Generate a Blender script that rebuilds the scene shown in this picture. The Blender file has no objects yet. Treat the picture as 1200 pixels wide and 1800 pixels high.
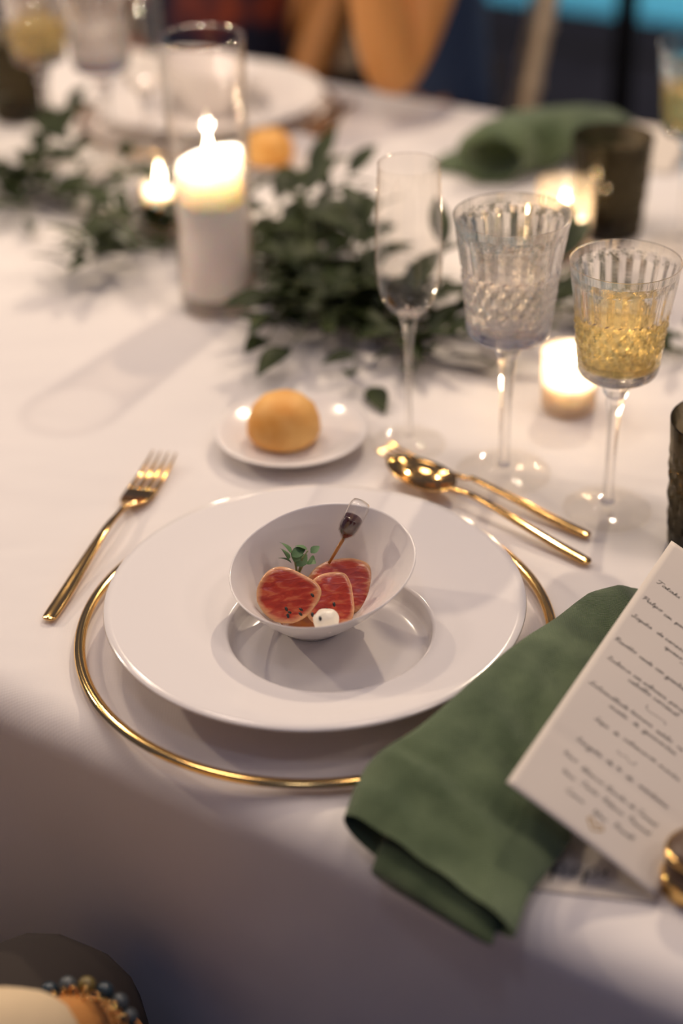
import bpy, bmesh, math, random
from math import sin, cos, pi, radians, sqrt, atan2
from mathutils import Vector, Matrix, noise
random.seed(7)
SC = bpy.context.scene
COL = SC.collection

# ------------------------------------------------------------------ camera
TZ = 0.75                                   # table top above the floor
CAMH = 0.69                                 # camera above the table top
FPX, PITCH, ROLL = 2870.0, radians(32.3), radians(1.45)
_f = Vector((0, cos(PITCH), -sin(PITCH))); _r = Vector((1, 0, 0)); _u = _r.cross(_f)
CR = cos(ROLL)*_r - sin(ROLL)*_u
CU = sin(ROLL)*_r + cos(ROLL)*_u
CF = _f
cam_d = bpy.data.cameras.new('camera'); cam = bpy.data.objects.new('camera', cam_d); COL.objects.link(cam)
cam.matrix_world = Matrix(((CR.x, CU.x, -CF.x, 0), (CR.y, CU.y, -CF.y, 0), (CR.z, CU.z, -CF.z, TZ+CAMH), (0, 0, 0, 1)))
cam_d.sensor_fit = 'VERTICAL'; cam_d.sensor_height = 36.0; cam_d.lens = FPX/1800*36
cam_d.clip_start = 0.02; cam_d.clip_end = 100
cam_d.dof.use_dof = True; cam_d.dof.focus_distance = 1.125; cam_d.dof.aperture_fstop = 2.0
SC.camera = cam

# ------------------------------------------------------------------ world, lamps, exposure
W = bpy.data.worlds.new('dusk'); SC.world = W; W.use_nodes = True
bg = W.node_tree.nodes['Background']; bg.inputs[0].default_value = (0.55, 0.57, 1.0, 1); bg.inputs[1].default_value = 0.12
SC.view_settings.view_transform = 'Standard'; SC.view_settings.look = 'None'
SC.view_settings.exposure = 0.10; SC.view_settings.gamma = 1.0; SC.view_settings.use_curve_mapping = False
SC.cycles.use_denoising = True
SC.cycles.max_bounces = 16; SC.cycles.transmission_bounces = 14; SC.cycles.transparent_max_bounces = 24
SC.cycles.diffuse_bounces = 4; SC.cycles.glossy_bounces = 6
SC.cycles.sample_clamp_indirect = 4.0

def point_lamp(name, loc, power, color, radius):
    l = bpy.data.lights.new(name, 'POINT'); l.energy = power; l.color = color; l.shadow_soft_size = radius
    o = bpy.data.objects.new(name, l); COL.objects.link(o); o.location = loc
    return o
WARM = (1.0, 0.80, 0.59)
CANDLE = (1.0, 0.84, 0.64)
# festoon bulbs hung above the far side of the long table
for x, y, z, p in [(0.70, 2.90, 2.85, 98), (-0.95, 2.80, 2.80, 44), (-1.50, 1.75, 1.70, 30)]:
    point_lamp('festoon_bulb', (x, y, z), p, WARM, 0.04)
# added soft fill lamps over the table, lifting the shadows there
for x, y, z, p in [(-1.28, 2.14, 2.6, 18), (-0.52, 1.66, 2.6, 20), (0.25, 1.18, 2.6, 19), (1.0, 0.70, 2.6, 17), (1.75, 0.22, 2.6, 16)]:
    point_lamp('overhead_fill', (x, y, z), p, (1.0, 0.80, 0.66), 0.16)

# an added cool fill above the camera side, for surfaces facing it
point_lamp('cool_fill', (-0.25, 0.10, 2.9), 7, (0.80, 0.82, 1.0), 0.14)

# ------------------------------------------------------------------ helpers
TA = radians(33)
A2 = Vector((cos(TA), -sin(TA)))            # along the table
N2 = Vector((sin(TA), cos(TA)))             # across it, away from the camera side
P0 = Vector((-0.0250, 0.7475))                  # a point of the near edge
TW = 1.22
def tp(s, w, z=0.0):
    q = P0 + A2*s + N2*w
    return Vector((q.x, q.y, TZ+z))
def at(px, py, z=0.0):
    """where the sight line through a pixel meets the height z above the table"""
    d = CF + CR*((px-600)/FPX) - CU*((py-900)/FPX)
    t = (z-CAMH)/d.z
    return Vector((d.x*t, d.y*t, TZ+z))

def link(name, me, mat=None, parent=None, smooth=True):
    o = bpy.data.objects.new(name, me); COL.objects.link(o)
    if mat is not None and not me.materials: me.materials.append(mat)
    if parent is not None: o.parent = parent
    return o
def build(name, vf, mat=None, parent=None, smooth=True, loc=None, rotz=None):
    v, f = vf
    me = bpy.data.meshes.new(name); me.from_pydata([tuple(p) for p in v], [], f)
    bm = bmesh.new(); bm.from_mesh(me); bmesh.ops.recalc_face_normals(bm, faces=bm.faces); bm.to_mesh(me); bm.free()
    if smooth: me.polygons.foreach_set('use_smooth', [True]*len(me.polygons))
    o = link(name, me, mat, parent)
    if loc is not None: o.location = loc
    if rotz is not None: o.rotation_euler = (0, 0, rotz)
    return o
def tag(o, label, cat, group=None, kind=None):
    o['label'] = label; o['category'] = cat
    if group: o['group'] = group
    if kind: o['kind'] = kind
    return o
def thing(name, label, cat, loc=(0, 0, 0), rotz=0, group=None):
    o = bpy.data.objects.new(name, None); COL.objects.link(o); o.empty_display_size = .02
    o.location = loc; o.rotation_euler = (0, 0, rotz)
    return tag(o, label, cat, group)
KIDS = {}
def dup(root, loc, rotz=None, label=None, group=None, skip=()):
    c = root.copy(); COL.objects.link(c); c.location = loc
    if rotz is not None: c.rotation_euler = (c.rotation_euler.x, c.rotation_euler.y, rotz)
    if label: c['label'] = label
    if group: c['group'] = group
    for ch in list(root.children):
        if ch.name.split('.')[0] in skip: continue
        d = ch.copy(); COL.objects.link(d); d.parent = c
        for g in list(ch.children):
            e = g.copy(); COL.objects.link(e); e.parent = d
    return c
def join(*vfs):
    V, F = [], []
    for v, f in vfs:
        b = len(V); V += [Vector(p) for p in v]; F += [[i+b for i in q] for q in f]
    return V, F
def xf(vf, m):
    return [m @ Vector(p) for p in vf[0]], vf[1]
def lathe(prof, seg=48, mod=None):
    """prof: (r, z) list; r=0 makes a pole"""
    V, F, rings = [], [], []
    for r, z in prof:
        if r < 1e-7:
            rings.append([len(V)]); V.append(Vector((0, 0, z)))
        else:
            b = len(V); rings.append(list(range(b, b+seg)))
            for k in range(seg):
                a = 2*pi*k/seg
                rr = r if mod is None else mod(r, z, a)
                V.append(Vector((rr*cos(a), rr*sin(a), z)))
    for A, B in zip(rings[:-1], rings[1:]):
        if len(A) == 1 and len(B) == 1: continue
        for k in range(seg):
            j = (k+1) % seg
            if len(A) == 1: F.append([A[0], B[j], B[k]])
            elif len(B) == 1: F.append([A[k], A[j], B[0]])
            else: F.append([A[k], A[j], B[j], B[k]])
    return V, F
def loft(loops, cap=True, closed=True):
    V, F = [], []; n = len(loops[0])
    for L in loops: V += [Vector(p) for p in L]
    for i in range(len(loops)-1):
        for k in range(n if closed else n-1):
            j = (k+1) % n
            F.append([i*n+k, i*n+j, (i+1)*n+j, (i+1)*n+k])
    if cap and closed:
        F.append(list(range(n))[::-1]); b = (len(loops)-1)*n; F.append(list(range(b, b+n)))
    return V, F
def tube(path, rad, seg=8, cap=True, flat=None):
    path = [Vector(p) for p in path]; loops = []
    up = Vector((0, 0, 1))
    for i, p in enumerate(path):
        d = (path[min(i+1, len(path)-1)] - path[max(i-1, 0)]).normalized()
        s = d.cross(up)
        if s.length < 1e-3: s = Vector((1, 0, 0)) if i == 0 else last
        s.normalize()
        if i and s.dot(last) < 0 and abs(d.z) > .9: s = -s
        last = s
        t = s.cross(d)
        r = rad[i] if isinstance(rad, (list, tuple)) else rad
        loops.append([p + s*r*cos(2*pi*k/seg) + t*(r if flat is None else r*flat)*sin(2*pi*k/seg) for k in range(seg)])
    return loft(loops, cap)
def box(x0, x1, y0, y1, z0, z1):
    v = [(x0, y0, z0), (x1, y0, z0), (x1, y1, z0), (x0, y1, z0), (x0, y0, z1), (x1, y0, z1), (x1, y1, z1), (x0, y1, z1)]
    return [Vector(p) for p in v], [[0, 3, 2, 1], [4, 5, 6, 7], [0, 1, 5, 4], [1, 2, 6, 5], [2, 3, 7, 6], [3, 0, 4, 7]]
def catmull(P, n=6):
    P = [Vector(p) for p in P]; out = []
    for i in range(len(P)-1):
        a, b, c, d = P[max(i-1, 0)], P[i], P[i+1], P[min(i+2, len(P)-1)]
        for k in range(n):
            t = k/n
            out.append(.5*((2*b) + (c-a)*t + (2*a-5*b+4*c-d)*t*t + (3*b-3*c+d-a)*t**3))
    out.append(P[-1]); return out
def lerp(T, X, x):
    if x <= T[0]: return X[0]
    for i in range(len(T)-1):
        if x <= T[i+1]:
            k = (x-T[i])/(T[i+1]-T[i]); return X[i]*(1-k)+X[i+1]*k
    return X[-1]

# ------------------------------------------------------------------ materials
def mat(name, color=(.8, .8, .8), rough=.5, metal=0, spec=.5, **kw):
    m = bpy.data.materials.new(name); m.use_nodes = True
    b = m.node_tree.nodes['Principled BSDF']
    b.inputs['Base Color'].default_value = (*color, 1); b.inputs['Roughness'].default_value = rough
    b.inputs['Metallic'].default_value = metal; b.inputs['Specular IOR Level'].default_value = spec
    for k, v in kw.items(): b.inputs[k.replace('_', ' ')].default_value = v
    return m
def nd(m, t, **kw):
    n = m.node_tree.nodes.new(t)
    for k, v in kw.items(): setattr(n, k, v)
    return n
def lk(m, a, b): m.node_tree.links.new(a, b)
def bsdf(m): return m.node_tree.nodes['Principled BSDF']
def tint_noise(m, c1, c2, scale, detail=4, p1=.35, p2=.65, tex='ShaderNodeTexNoise', coord='Object'):
    tc = nd(m, 'ShaderNodeTexCoord'); n = nd(m, tex); n.inputs['Scale'].default_value = scale
    if 'Detail' in n.inputs: n.inputs['Detail'].default_value = detail
    lk(m, tc.outputs[coord], n.inputs['Vector'])
    r = nd(m, 'ShaderNodeValToRGB'); r.color_ramp.elements[0].position = p1; r.color_ramp.elements[1].position = p2
    r.color_ramp.elements[0].color = (*c1, 1); r.color_ramp.elements[1].color = (*c2, 1)
    lk(m, n.outputs[0], r.inputs[0]); lk(m, r.outputs[0], bsdf(m).inputs['Base Color'])
    return r, n, tc
def bump_noise(m, scale, strength, dist=.001, detail=3, coord='Object'):
    tc = nd(m, 'ShaderNodeTexCoord'); n = nd(m, 'ShaderNodeTexNoise'); n.inputs['Scale'].default_value = scale; n.inputs['Detail'].default_value = detail
    lk(m, tc.outputs[coord], n.inputs['Vector'])
    b = nd(m, 'ShaderNodeBump'); b.inputs['Strength'].default_value = strength; b.inputs['Distance'].default_value = dist
    lk(m, n.outputs[0], b.inputs['Height']); lk(m, b.outputs[0], bsdf(m).inputs['Normal'])
    return b
def weave(m, scale, strength, dist=.0004):
    tc = nd(m, 'ShaderNodeTexCoord'); hs = []
    for ax in ('X', 'Y'):
        w = nd(m, 'ShaderNodeTexWave'); w.wave_type = 'BANDS'; w.bands_direction = ax
        w.inputs['Scale'].default_value = scale; w.inputs['Distortion'].default_value = 1.2; w.inputs['Detail'].default_value = 1
        lk(m, tc.outputs['Object'], w.inputs['Vector']); hs.append(w)
    a = nd(m, 'ShaderNodeMath', operation='ADD'); lk(m, hs[0].outputs['Fac'], a.inputs[0]); lk(m, hs[1].outputs['Fac'], a.inputs[1])
    b = nd(m, 'ShaderNodeBump'); b.inputs['Strength'].default_value = strength; b.inputs['Distance'].default_value = dist
    lk(m, a.outputs[0], b.inputs['Height']); lk(m, b.outputs[0], bsdf(m).inputs['Normal'])
def thin_glass(name, tint=(1, 1, 1), base=.05, edge=.75, rough=.02, haze=0.0, hazecol=(.9, .8, .7), edget=(.62, .52, .42)):
    """a single thin wall of glass: it lets light straight through and mirrors more towards grazing angles"""
    m = bpy.data.materials.new(name); m.use_nodes = True; nt = m.node_tree; nt.nodes.clear()
    out = nt.nodes.new('ShaderNodeOutputMaterial'); tr = nt.nodes.new('ShaderNodeBsdfTransparent'); tr.inputs[0].default_value = (*tint, 1)
    gl = nt.nodes.new('ShaderNodeBsdfGlossy'); gl.inputs['Roughness'].default_value = rough; gl.inputs['Color'].default_value = (1, 1, 1, 1)
    lw = nt.nodes.new('ShaderNodeLayerWeight'); lw.inputs[0].default_value = .5
    pw = nt.nodes.new('ShaderNodeMath'); pw.operation = 'POWER'; pw.inputs[1].default_value = 3.0
    ma = nt.nodes.new('ShaderNodeMath'); ma.operation = 'MULTIPLY_ADD'; ma.inputs[1].default_value = edge; ma.inputs[2].default_value = base
    mx = nt.nodes.new('ShaderNodeMixShader')
    nt.links.new(lw.outputs['Facing'], pw.inputs[0]); nt.links.new(pw.outputs[0], ma.inputs[0]); nt.links.new(ma.outputs[0], mx.inputs[0])
    nt.links.new(tr.outputs[0], mx.inputs[1]); nt.links.new(gl.outputs[0], mx.inputs[2])
    tm = nt.nodes.new('ShaderNodeMix'); tm.data_type = 'RGBA'; tm.inputs['A'].default_value = (*tint, 1); tm.inputs['B'].default_value = (tint[0]*edget[0], tint[1]*edget[1], tint[2]*edget[2], 1)
    nt.links.new(pw.outputs[0], tm.inputs['Factor']); nt.links.new(tm.outputs['Result'], tr.inputs[0])
    last = mx
    if haze:
        df = nt.nodes.new('ShaderNodeBsdfTranslucent'); df.inputs[0].default_value = (*hazecol, 1)
        d2 = nt.nodes.new('ShaderNodeBsdfDiffuse'); d2.inputs[0].default_value = (*hazecol, 1)
        m1 = nt.nodes.new('ShaderNodeMixShader'); m1.inputs[0].default_value = .5
        nt.links.new(df.outputs[0], m1.inputs[1]); nt.links.new(d2.outputs[0], m1.inputs[2])
        m2 = nt.nodes.new('ShaderNodeMixShader'); m2.inputs[0].default_value = haze
        nt.links.new(mx.outputs[0], m2.inputs[1]); nt.links.new(m1.outputs[0], m2.inputs[2]); last = m2
    nt.links.new(last.outputs[0], out.inputs[0]); return m
def crystal(name, color=(1, 1, 1), ior=1.5, clear=.45, clearcol=(1, 1, 1), rough=0.0):
    """solid glass; a share of the light passes straight so that shadows stay pale"""
    m = bpy.data.materials.new(name); m.use_nodes = True; nt = m.node_tree; nt.nodes.clear()
    out = nt.nodes.new('ShaderNodeOutputMaterial'); tr = nt.nodes.new('ShaderNodeBsdfTransparent'); tr.inputs[0].default_value = (*clearcol, 1)
    g = nt.nodes.new('ShaderNodeBsdfGlass'); g.inputs['IOR'].default_value = ior; g.inputs['Color'].default_value = (*color, 1); g.inputs['Roughness'].default_value = rough
    mx = nt.nodes.new('ShaderNodeMixShader'); mx.inputs[0].default_value = 1-clear
    nt.links.new(tr.outputs[0], mx.inputs[1]); nt.links.new(g.outputs[0], mx.inputs[2]); nt.links.new(mx.outputs[0], out.inputs[0]); return m
def flame_mat():
    m = bpy.data.materials.new('flame'); m.use_nodes = True; nt = m.node_tree; nt.nodes.clear()
    out = nt.nodes.new('ShaderNodeOutputMaterial'); e = nt.nodes.new('ShaderNodeEmission'); e.inputs[0].default_value = (1, .78, .48, 1); e.inputs[1].default_value = 14
    tr = nt.nodes.new('ShaderNodeBsdfTransparent'); ad = nt.nodes.new('ShaderNodeAddShader')
    nt.links.new(e.outputs[0], ad.inputs[0]); nt.links.new(tr.outputs[0], ad.inputs[1]); nt.links.new(ad.outputs[0], out.inputs[0]); return m

M = {}
M['cloth'] = mat('white_linen', (.80, .76, .73), .9, spec=.15, Sheen_Weight=.15); weave(M['cloth'], 160, .08)
def soft_creases(m):
    old = [l for l in m.node_tree.links if l.to_socket.name == 'Normal' and l.to_node == bsdf(m)][0]; src = old.from_socket
    tc = nd(m, 'ShaderNodeTexCoord'); mp = nd(m, 'ShaderNodeMapping'); mp.inputs['Rotation'].default_value = (0, 0, .5); mp.inputs['Scale'].default_value = (5.0, 9.0, 5.0)
    n = nd(m, 'ShaderNodeTexNoise'); n.inputs['Scale'].default_value = 1.0; n.inputs['Detail'].default_value = 2.5
    lk(m, tc.outputs['Object'], mp.inputs[0]); lk(m, mp.outputs[0], n.inputs['Vector'])
    b = nd(m, 'ShaderNodeBump'); b.inputs['Strength'].default_value = .8; b.inputs['Distance'].default_value = .012
    lk(m, n.outputs[0], b.inputs['Height']); lk(m, src, b.inputs['Normal']); lk(m, b.outputs[0], bsdf(m).inputs['Normal'])
soft_creases(M['cloth'])
M['porcelain'] = mat('white_porcelain', (.84, .80, .77), .16, spec=.5)
M['gold'] = mat('polished_gold', (.80, .50, .18), .11, metal=1)
M['goldrim'] = mat('gold_rim', (.80, .52, .19), .13, metal=1)
M['clear'] = thin_glass('clear_glass', tint=(.98, .97, .95), base=.04, edge=.6)
M['footglass'] = thin_glass('foot_glass', tint=(1, .995, .985), base=.008, edge=.30, edget=(.95, .93, .90))
M['vaseglass'] = thin_glass('vase_glass', tint=(1, .99, .98), base=.014, edge=.75, edget=(.66, .56, .45))
M['rimglass'] = thin_glass('rim_glass', tint=(.80, .70, .60), base=.22, edge=.6, rough=.06)
M['charger'] = thin_glass('charger_glass', tint=(1, .99, .99), base=.012, edge=.20, edget=(.95, .93, .92))
M['votive'] = thin_glass('votive_glass', tint=(1, .95, .88), base=.04, edge=.6, haze=.10, hazecol=(1, .85, .65))
M['frost'] = thin_glass('frosted_votive', tint=(1, .93, .82), base=.03, edge=.3, haze=.42, hazecol=(1, .90, .76))
M['crystal'] = crystal('cut_crystal', (1, .985, .96), 1.52, .20)
M['stemglass'] = crystal('stem_glass', (1, .99, .98), 1.48, .5)
M['smoke'] = crystal('smoked_cut_glass', (.46, .43, .36), 1.5, .12, (.42, .40, .33))
M['wine'] = crystal('white_wine', (1.0, .90, .58), 1.34, .35, (1, .91, .62))
M['water'] = crystal('water', (.99, .99, 1), 1.33, .4)
M['wax'] = mat('white_wax', (.90, .82, .74), .45, spec=.4, Subsurface_Weight=.75, Subsurface_Scale=.05)
bsdf(M['wax']).inputs['Subsurface Radius'].default_value = (1.0, .80, .60)
M['sand'] = mat('white_sand', (.97, .92, .86), .95, Subsurface_Weight=.5, Subsurface_Scale=.03); bump_noise(M['sand'], 900, .5)
M['flame'] = flame_mat()
M['wick'] = mat('charred_wick', (.02, .015, .01), .9)
M['bread'] = mat('golden_crust', (.72, .38, .12), .55, spec=.3)
tint_noise(M['bread'], (.76, .34, .065), (.95, .58, .20), 26, 5); bump_noise(M['bread'], 70, .35, .002)
M['napkin'] = mat('green_linen', (.12, .19, .11), .95, spec=.1, Sheen_Weight=.25)
tint_noise(M['napkin'], (.078, .115, .056), (.135, .185, .095), 30, 6); weave(M['napkin'], 210, .6, .0006)
M['paper'] = mat('cream_paper', (.74, .67, .58), .85, spec=.15); bump_noise(M['paper'], 300, .06)
M['ink'] = mat('dark_ink', (.045, .045, .035), .7)
M['goldink'] = mat('gold_ink', (.42, .25, .05), .5)
M['leaf'] = mat('dark_leaf', (.05, .085, .035), .5, spec=.22)
tint_noise(M['leaf'], (.018, .028, .010), (.046, .062, .018), 22, 2)
M['leaf2'] = mat('olive_leaf', (.09, .13, .05), .42); M['stemwood'] = mat('green_stem', (.10, .12, .045), .6)
M['tunacore'] = mat('tuna', (.50, .055, .035), .30, spec=.6, Subsurface_Weight=.25, Subsurface_Scale=.004, Coat_Weight=.25, Coat_Roughness=.12)
M['sauce'] = mat('soy_sauce', (.055, .014, .008), .12, spec=.6)
M['saucefilm'] = mat('sauce_film', (.36, .12, .035), .12, spec=.6)
M['mayo'] = mat('cream_mayonnaise', (.88, .82, .68), .35)
M['seed'] = mat('black_sesame', (.015, .013, .012), .4)
M['micro'] = mat('micro_green', (.10, .20, .075), .5); M['microstem'] = mat('micro_stem', (.28, .34, .16), .5)
M['amber'] = mat('amber_plastic', (.48, .20, .05), .25)
M['plastic'] = thin_glass('clear_plastic', base=.05, edge=.9, rough=.08, haze=.03, hazecol=(.9, .9, .9))
M['skin'] = mat('skin', (.58, .26, .075), .5, spec=.35, Subsurface_Weight=.1, Subsurface_Scale=.01)
M['navy'] = mat('navy_shirt', (.040, .072, .15), .85)
M['trouser'] = mat('dark_trousers', (.030, .022, .018), .9)
M['dress'] = mat('floral_dress', (.2, .05, .04), .85)
r_, n_, _ = tint_noise(M['dress'], (.012, .018, .045), (.42, .085, .035), 9, 2, .45, .62)
M['hair'] = mat('dark_hair', (.03, .018, .012), .5)
M['sleeve'] = mat('cream_sleeve', (.74, .58, .36), .85); bump_noise(M['sleeve'], 60, .3, .003)
M['chair'] = mat('limed_wood', (.60, .47, .31), .45); bump_noise(M['chair'], 40, .1)
M['cushion'] = mat('cream_cushion', (.62, .57, .50), .9)
M['floor'] = mat('dark_slate', (.020, .022, .030), .75); tint_noise(M['floor'], (.014, .015, .022), (.034, .036, .047), 5, 6)
M['pole'] = mat('black_steel', (.010, .009, .008), .6)
M['pooltile'] = mat('pool_tiles', (.30, .72, .82), .4)
M['coping'] = mat('pool_coping', (.022, .024, .032), .8)
M['pool'] = thin_glass('pool_water', tint=(.72, .95, 1), base=.02, edge=.5)
M['wood'] = mat('table_wood', (.22, .13, .07), .6)
M['brown'] = mat('brown_leather', (.10, .055, .03), .35)
M['bead'] = mat('grey_stone_bead', (.07, .085, .09), .2, spec=.6); M['beadblue'] = mat('teal_stone_bead', (.015, .035, .05), .2, spec=.6); M['beadgold'] = mat('amber_bead', (.16, .12, .035), .25)

# ------------------------------------------------------------------ the place
fl = build('floor', box(-9, 9, -3, 4.2, -.12, 0), M['floor'], smooth=False)
# the floor follows the table's direction up to the pool edge
PE = Vector((0.885, 5.04)); 
def pp(s, w, z): q = PE + A2*s + N2*w; return (q.x, q.y, z)
bpy.data.objects.remove(fl)
def slab(s0, s1, w0, w1, z0, z1):
    v = [pp(s, w, z) for z in (z0, z1) for s, w in ((s0, w0), (s1, w0), (s1, w1), (s0, w1))]
    return [Vector(p) for p in v], box(0, 1, 0, 1, 0, 1)[1]
floor = build('floor', slab(-9, 9, -9, 0, -.15, 0), M['floor'], smooth=False); floor['kind'] = 'structure'
basin = build('floor_pool_basin', join(slab(-9, 9, 0, 5.2, -1.5, -1.4), slab(-9, 9, -.15, -.001, -1.4, -.15), slab(-9, 9, 5.0, 5.2, -1.4, 0), slab(-9.2, -9, 0, 5.2, -1.4, 0), slab(9, 9.2, 0, 5.2, -1.4, 0)), M['pooltile'], smooth=False)
basin['kind'] = 'structure'
build('coping', slab(-9, 9, -.30, .03, 0, .02), M['coping'], floor, smooth=False)
wat = build('pool_water', ([Vector(pp(s, w, -.10)) for s, w in ((-9, .0), (9, .0), (9, 5), (-9, 5))], [[0, 1, 2, 3]]), M['pool'], smooth=False)
tag(wat, 'lit turquoise pool water in the far background', 'water', kind='stuff')
for s in (-3.0, 0.0, 3.0):
    point_lamp('pool_lamp', pp(s, 2.6, -.75), 90, (.72, .92, 1.0), .08)
pole = thing('patio_pole', 'slim black metal pole standing between table and pool', 'pole', (.535, 2.95, 0))
build('shaft', tube([(0, 0, .02), (0, 0, 1.2), (0, 0, 2.3)], .021, 16), M['pole'], pole)
build('foot_plate', lathe([(0, 0), (.09, 0), (.09, .012), (.03, .022), (.021, .05), (0, .05)], 24), M['pole'], pole)

# table and cloth
tbl = thing('dining_table', 'long dining table hidden beneath the white cloth', 'table', (P0.x, P0.y, 0), -TA)
build('tabletop', box(-2.3, 2.3, .024, TW-.024, TZ-.034, TZ-.005), M['wood'], tbl, smooth=False)
for x in (-2.1, 0, 2.1):
    for y in (.30, TW-.30):
        build('leg', box(x-.03, x+.03, y-.03, y+.03, 0, TZ-.034), M['wood'], tbl, smooth=False)
def cloth_mesh():
    S0, S1, ns = -2.32, 2.32, 300
    R = .030; W0 = .014; prof = []
    for k in range(9):                                   # near drop, bottom to top
        prof.append((W0-R-.014*(1-k/8), -.46+(.46-R)*k/8, 1))
    for k in range(1, 9):
        a = pi/2*k/8; prof.append((W0-R*cos(a), -R+R*sin(a), 0))
    nt = 60
    for k in range(1, nt): prof.append((TW*k/nt, 0, 0))
    m = [(TW-w, z, d) for (w, z, d) in prof[:17]][::-1]
    prof += m
    V, F = [], []; n = len(prof)
    for i in range(ns+1):
        s = S0+(S1-S0)*i/ns
        for (w, z, d) in prof:
            depth = max(0, -z-R)/.44
            f = depth**.8*(.018*sin(s*9.3+1.2*sin(s*2.1))+.010*sin(s*21+2.0))
            side = -1 if w < TW/2 else 1
            zz = z
            if z == 0:
                zz += .0007*noise.noise(Vector((s*6, w*6, 1.3))) + .0004*noise.noise(Vector((s*2+5, w*17, 3.3)))
            p = tp(s, w + side*f, zz); V.append(p)
    for i in range(ns):
        for k in range(n-1):
            F.append([i*n+k, (i+1)*n+k, (i+1)*n+k+1, i*n+k+1])
    return V, F
cl = build('tablecloth', cloth_mesh(), M['cloth']); tag(cl, 'long white tablecloth with its near edge draping down in shade', 'tablecloth')

# ------------------------------------------------------------------ place setting
PC = Vector((-0.020, 0.931))
def make_charger(label):
    t = thing('charger_plate', label, 'charger plate', (PC.x, PC.y, TZ+.0015), 0, 'gold-rimmed glass chargers')
    build('glass_disc', lathe([(0, .0030), (.10, .0030), (.150, .0036), (.166, .0058)], 96), M['charger'], t)
    loops = [(.1655+.0040*cos(a), .0058+.0026*sin(a)) for a in [2*pi*k/10 for k in range(11)]]
    build('gold_rim', lathe(loops, 128), M['goldrim'], t)
    return t
ch1 = make_charger('clear glass charger with gold rim under the near dinner plate')
def make_plate(label):
    t = thing('dinner_plate', label, 'plate', (PC.x, PC.y, TZ+.0052), 0, 'white dinner plates')
    prof = [(0, .0016), (.052, .0016), (.054, .0), (.058, .0), (.061, .003), (.072, .0145), (.080, .0185), (.115, .0215), (.145, .0262), (.1468, .0278), (.1462, .0294),
            (.140, .0292), (.115, .0255), (.090, .0236), (.0775, .0231), (.0722, .0228), (.0704, .0222), (.0695, .0206), (.0688, .0140), (.0665, .0080), (.061, .0054), (.054, .0044), (.03, .0040), (0, .0040)]
    V, F = lathe(prof, 128); out = []
    for p in V:
        r = sqrt(p.x*p.x+p.y*p.y); k = max(0, min(1, (.140-r)/.062)); k = k*k*(3-2*k)
        out.append(p + Vector((.0104, -.030, 0))*k)          # the well sits off centre
    build('plate_body', (out, F), M['porcelain'], t); return t
pl1 = make_plate('wide-rimmed white dinner plate under the bowl of tuna')
BC = Vector((-0.023, 0.933)); BZ = TZ+.0096
def make_bowl(label):
    t = thing('small_bowl', label, 'bowl', (BC.x, BC.y, BZ), 0, 'slant-rimmed white bowls')
    H = .060
    prof = [(0, .003), (.0195, .003), (.0205, 0), (.0235, 0), (.0248, .003), (.034, .013), (.047, .031), (.0575, .048), (.0630, H-.0012), (.0636, H), (.0630, H+.0007), (.0621, H-.0005),
            (.0560, .048), (.045, .0318), (.032, .0155), (.025, .0085), (.015, .0062), (0, .006)]
    V, F = lathe(prof, 96); out = []
    for p in V:
        k = max(0, p.z/H)
        out.append(Vector((p.x+.009*k, p.y-.016*k, p.z + k*(.115*p.y + .120*p.x))))
    build('bowl_body', (out, F), M['porcelain'], t); return t
bw1 = make_bowl('small white slant-rimmed bowl holding sliced tuna')

# tuna: a float attribute 'sear' runs from the raw core to the seared rim
def tuna_material():
    m = M['tunacore']; at_ = nd(m, 'ShaderNodeAttribute'); at_.attribute_name = 'sear'
    tc = nd(m, 'ShaderNodeTexCoord')
    mp = nd(m, 'ShaderNodeMapping'); mp.inputs['Scale'].default_value = (38, 120, 60); lk(m, tc.outputs['Object'], mp.inputs[0])
    n = nd(m, 'ShaderNodeTexNoise'); n.inputs['Scale'].default_value = 2.2; n.inputs['Detail'].default_value = 5; n.inputs['Distortion'].default_value = .7
    lk(m, mp.outputs[0], n.inputs['Vector'])
    core = nd(m, 'ShaderNodeValToRGB'); e = core.color_ramp.elements
    e[0].position = .30; e[0].color = (.30, .022, .009, 1); e[1].position = .80; e[1].color = (.72, .24, .09, 1)
    x = core.color_ramp.elements.new(.5); x.color = (.46, .048, .018, 1)
    lk(m, n.outputs[0], core.inputs[0])
    ad = nd(m, 'ShaderNodeMath', operation='MULTIPLY_ADD'); ad.inputs[1].default_value = .5; lk(m, n.outputs[0], ad.inputs[0]); 
    sb = nd(m, 'ShaderNodeMath', operation='SUBTRACT'); lk(m, at_.outputs['Fac'], sb.inputs[0]); sb.inputs[1].default_value = .25
    lk(m, sb.outputs[0], ad.inputs[2])
    rr = nd(m, 'ShaderNodeValToRGB'); rr.color_ramp.elements[0].position = .40; rr.color_ramp.elements[1].position = 1.0
    lk(m, ad.outputs[0], rr.inputs[0])
    mx = nd(m, 'ShaderNodeMix', data_type='RGBA'); lk(m, rr.outputs[0], mx.inputs['Factor']); lk(m, core.outputs[0], mx.inputs['A'])
    mx.inputs['B'].default_value = (.72, .42, .20, 1)
    lk(m, mx.outputs['Result'], bsdf(m).inputs['Base Color'])
    b = nd(m, 'ShaderNodeBump'); b.inputs['Strength'].default_value = .5; b.inputs['Distance'].default_value = .0012
    lk(m, n.outputs[0], b.inputs['Height']); lk(m, b.outputs[0], bsdf(m).inputs['Normal'])
tuna_material()
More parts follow.
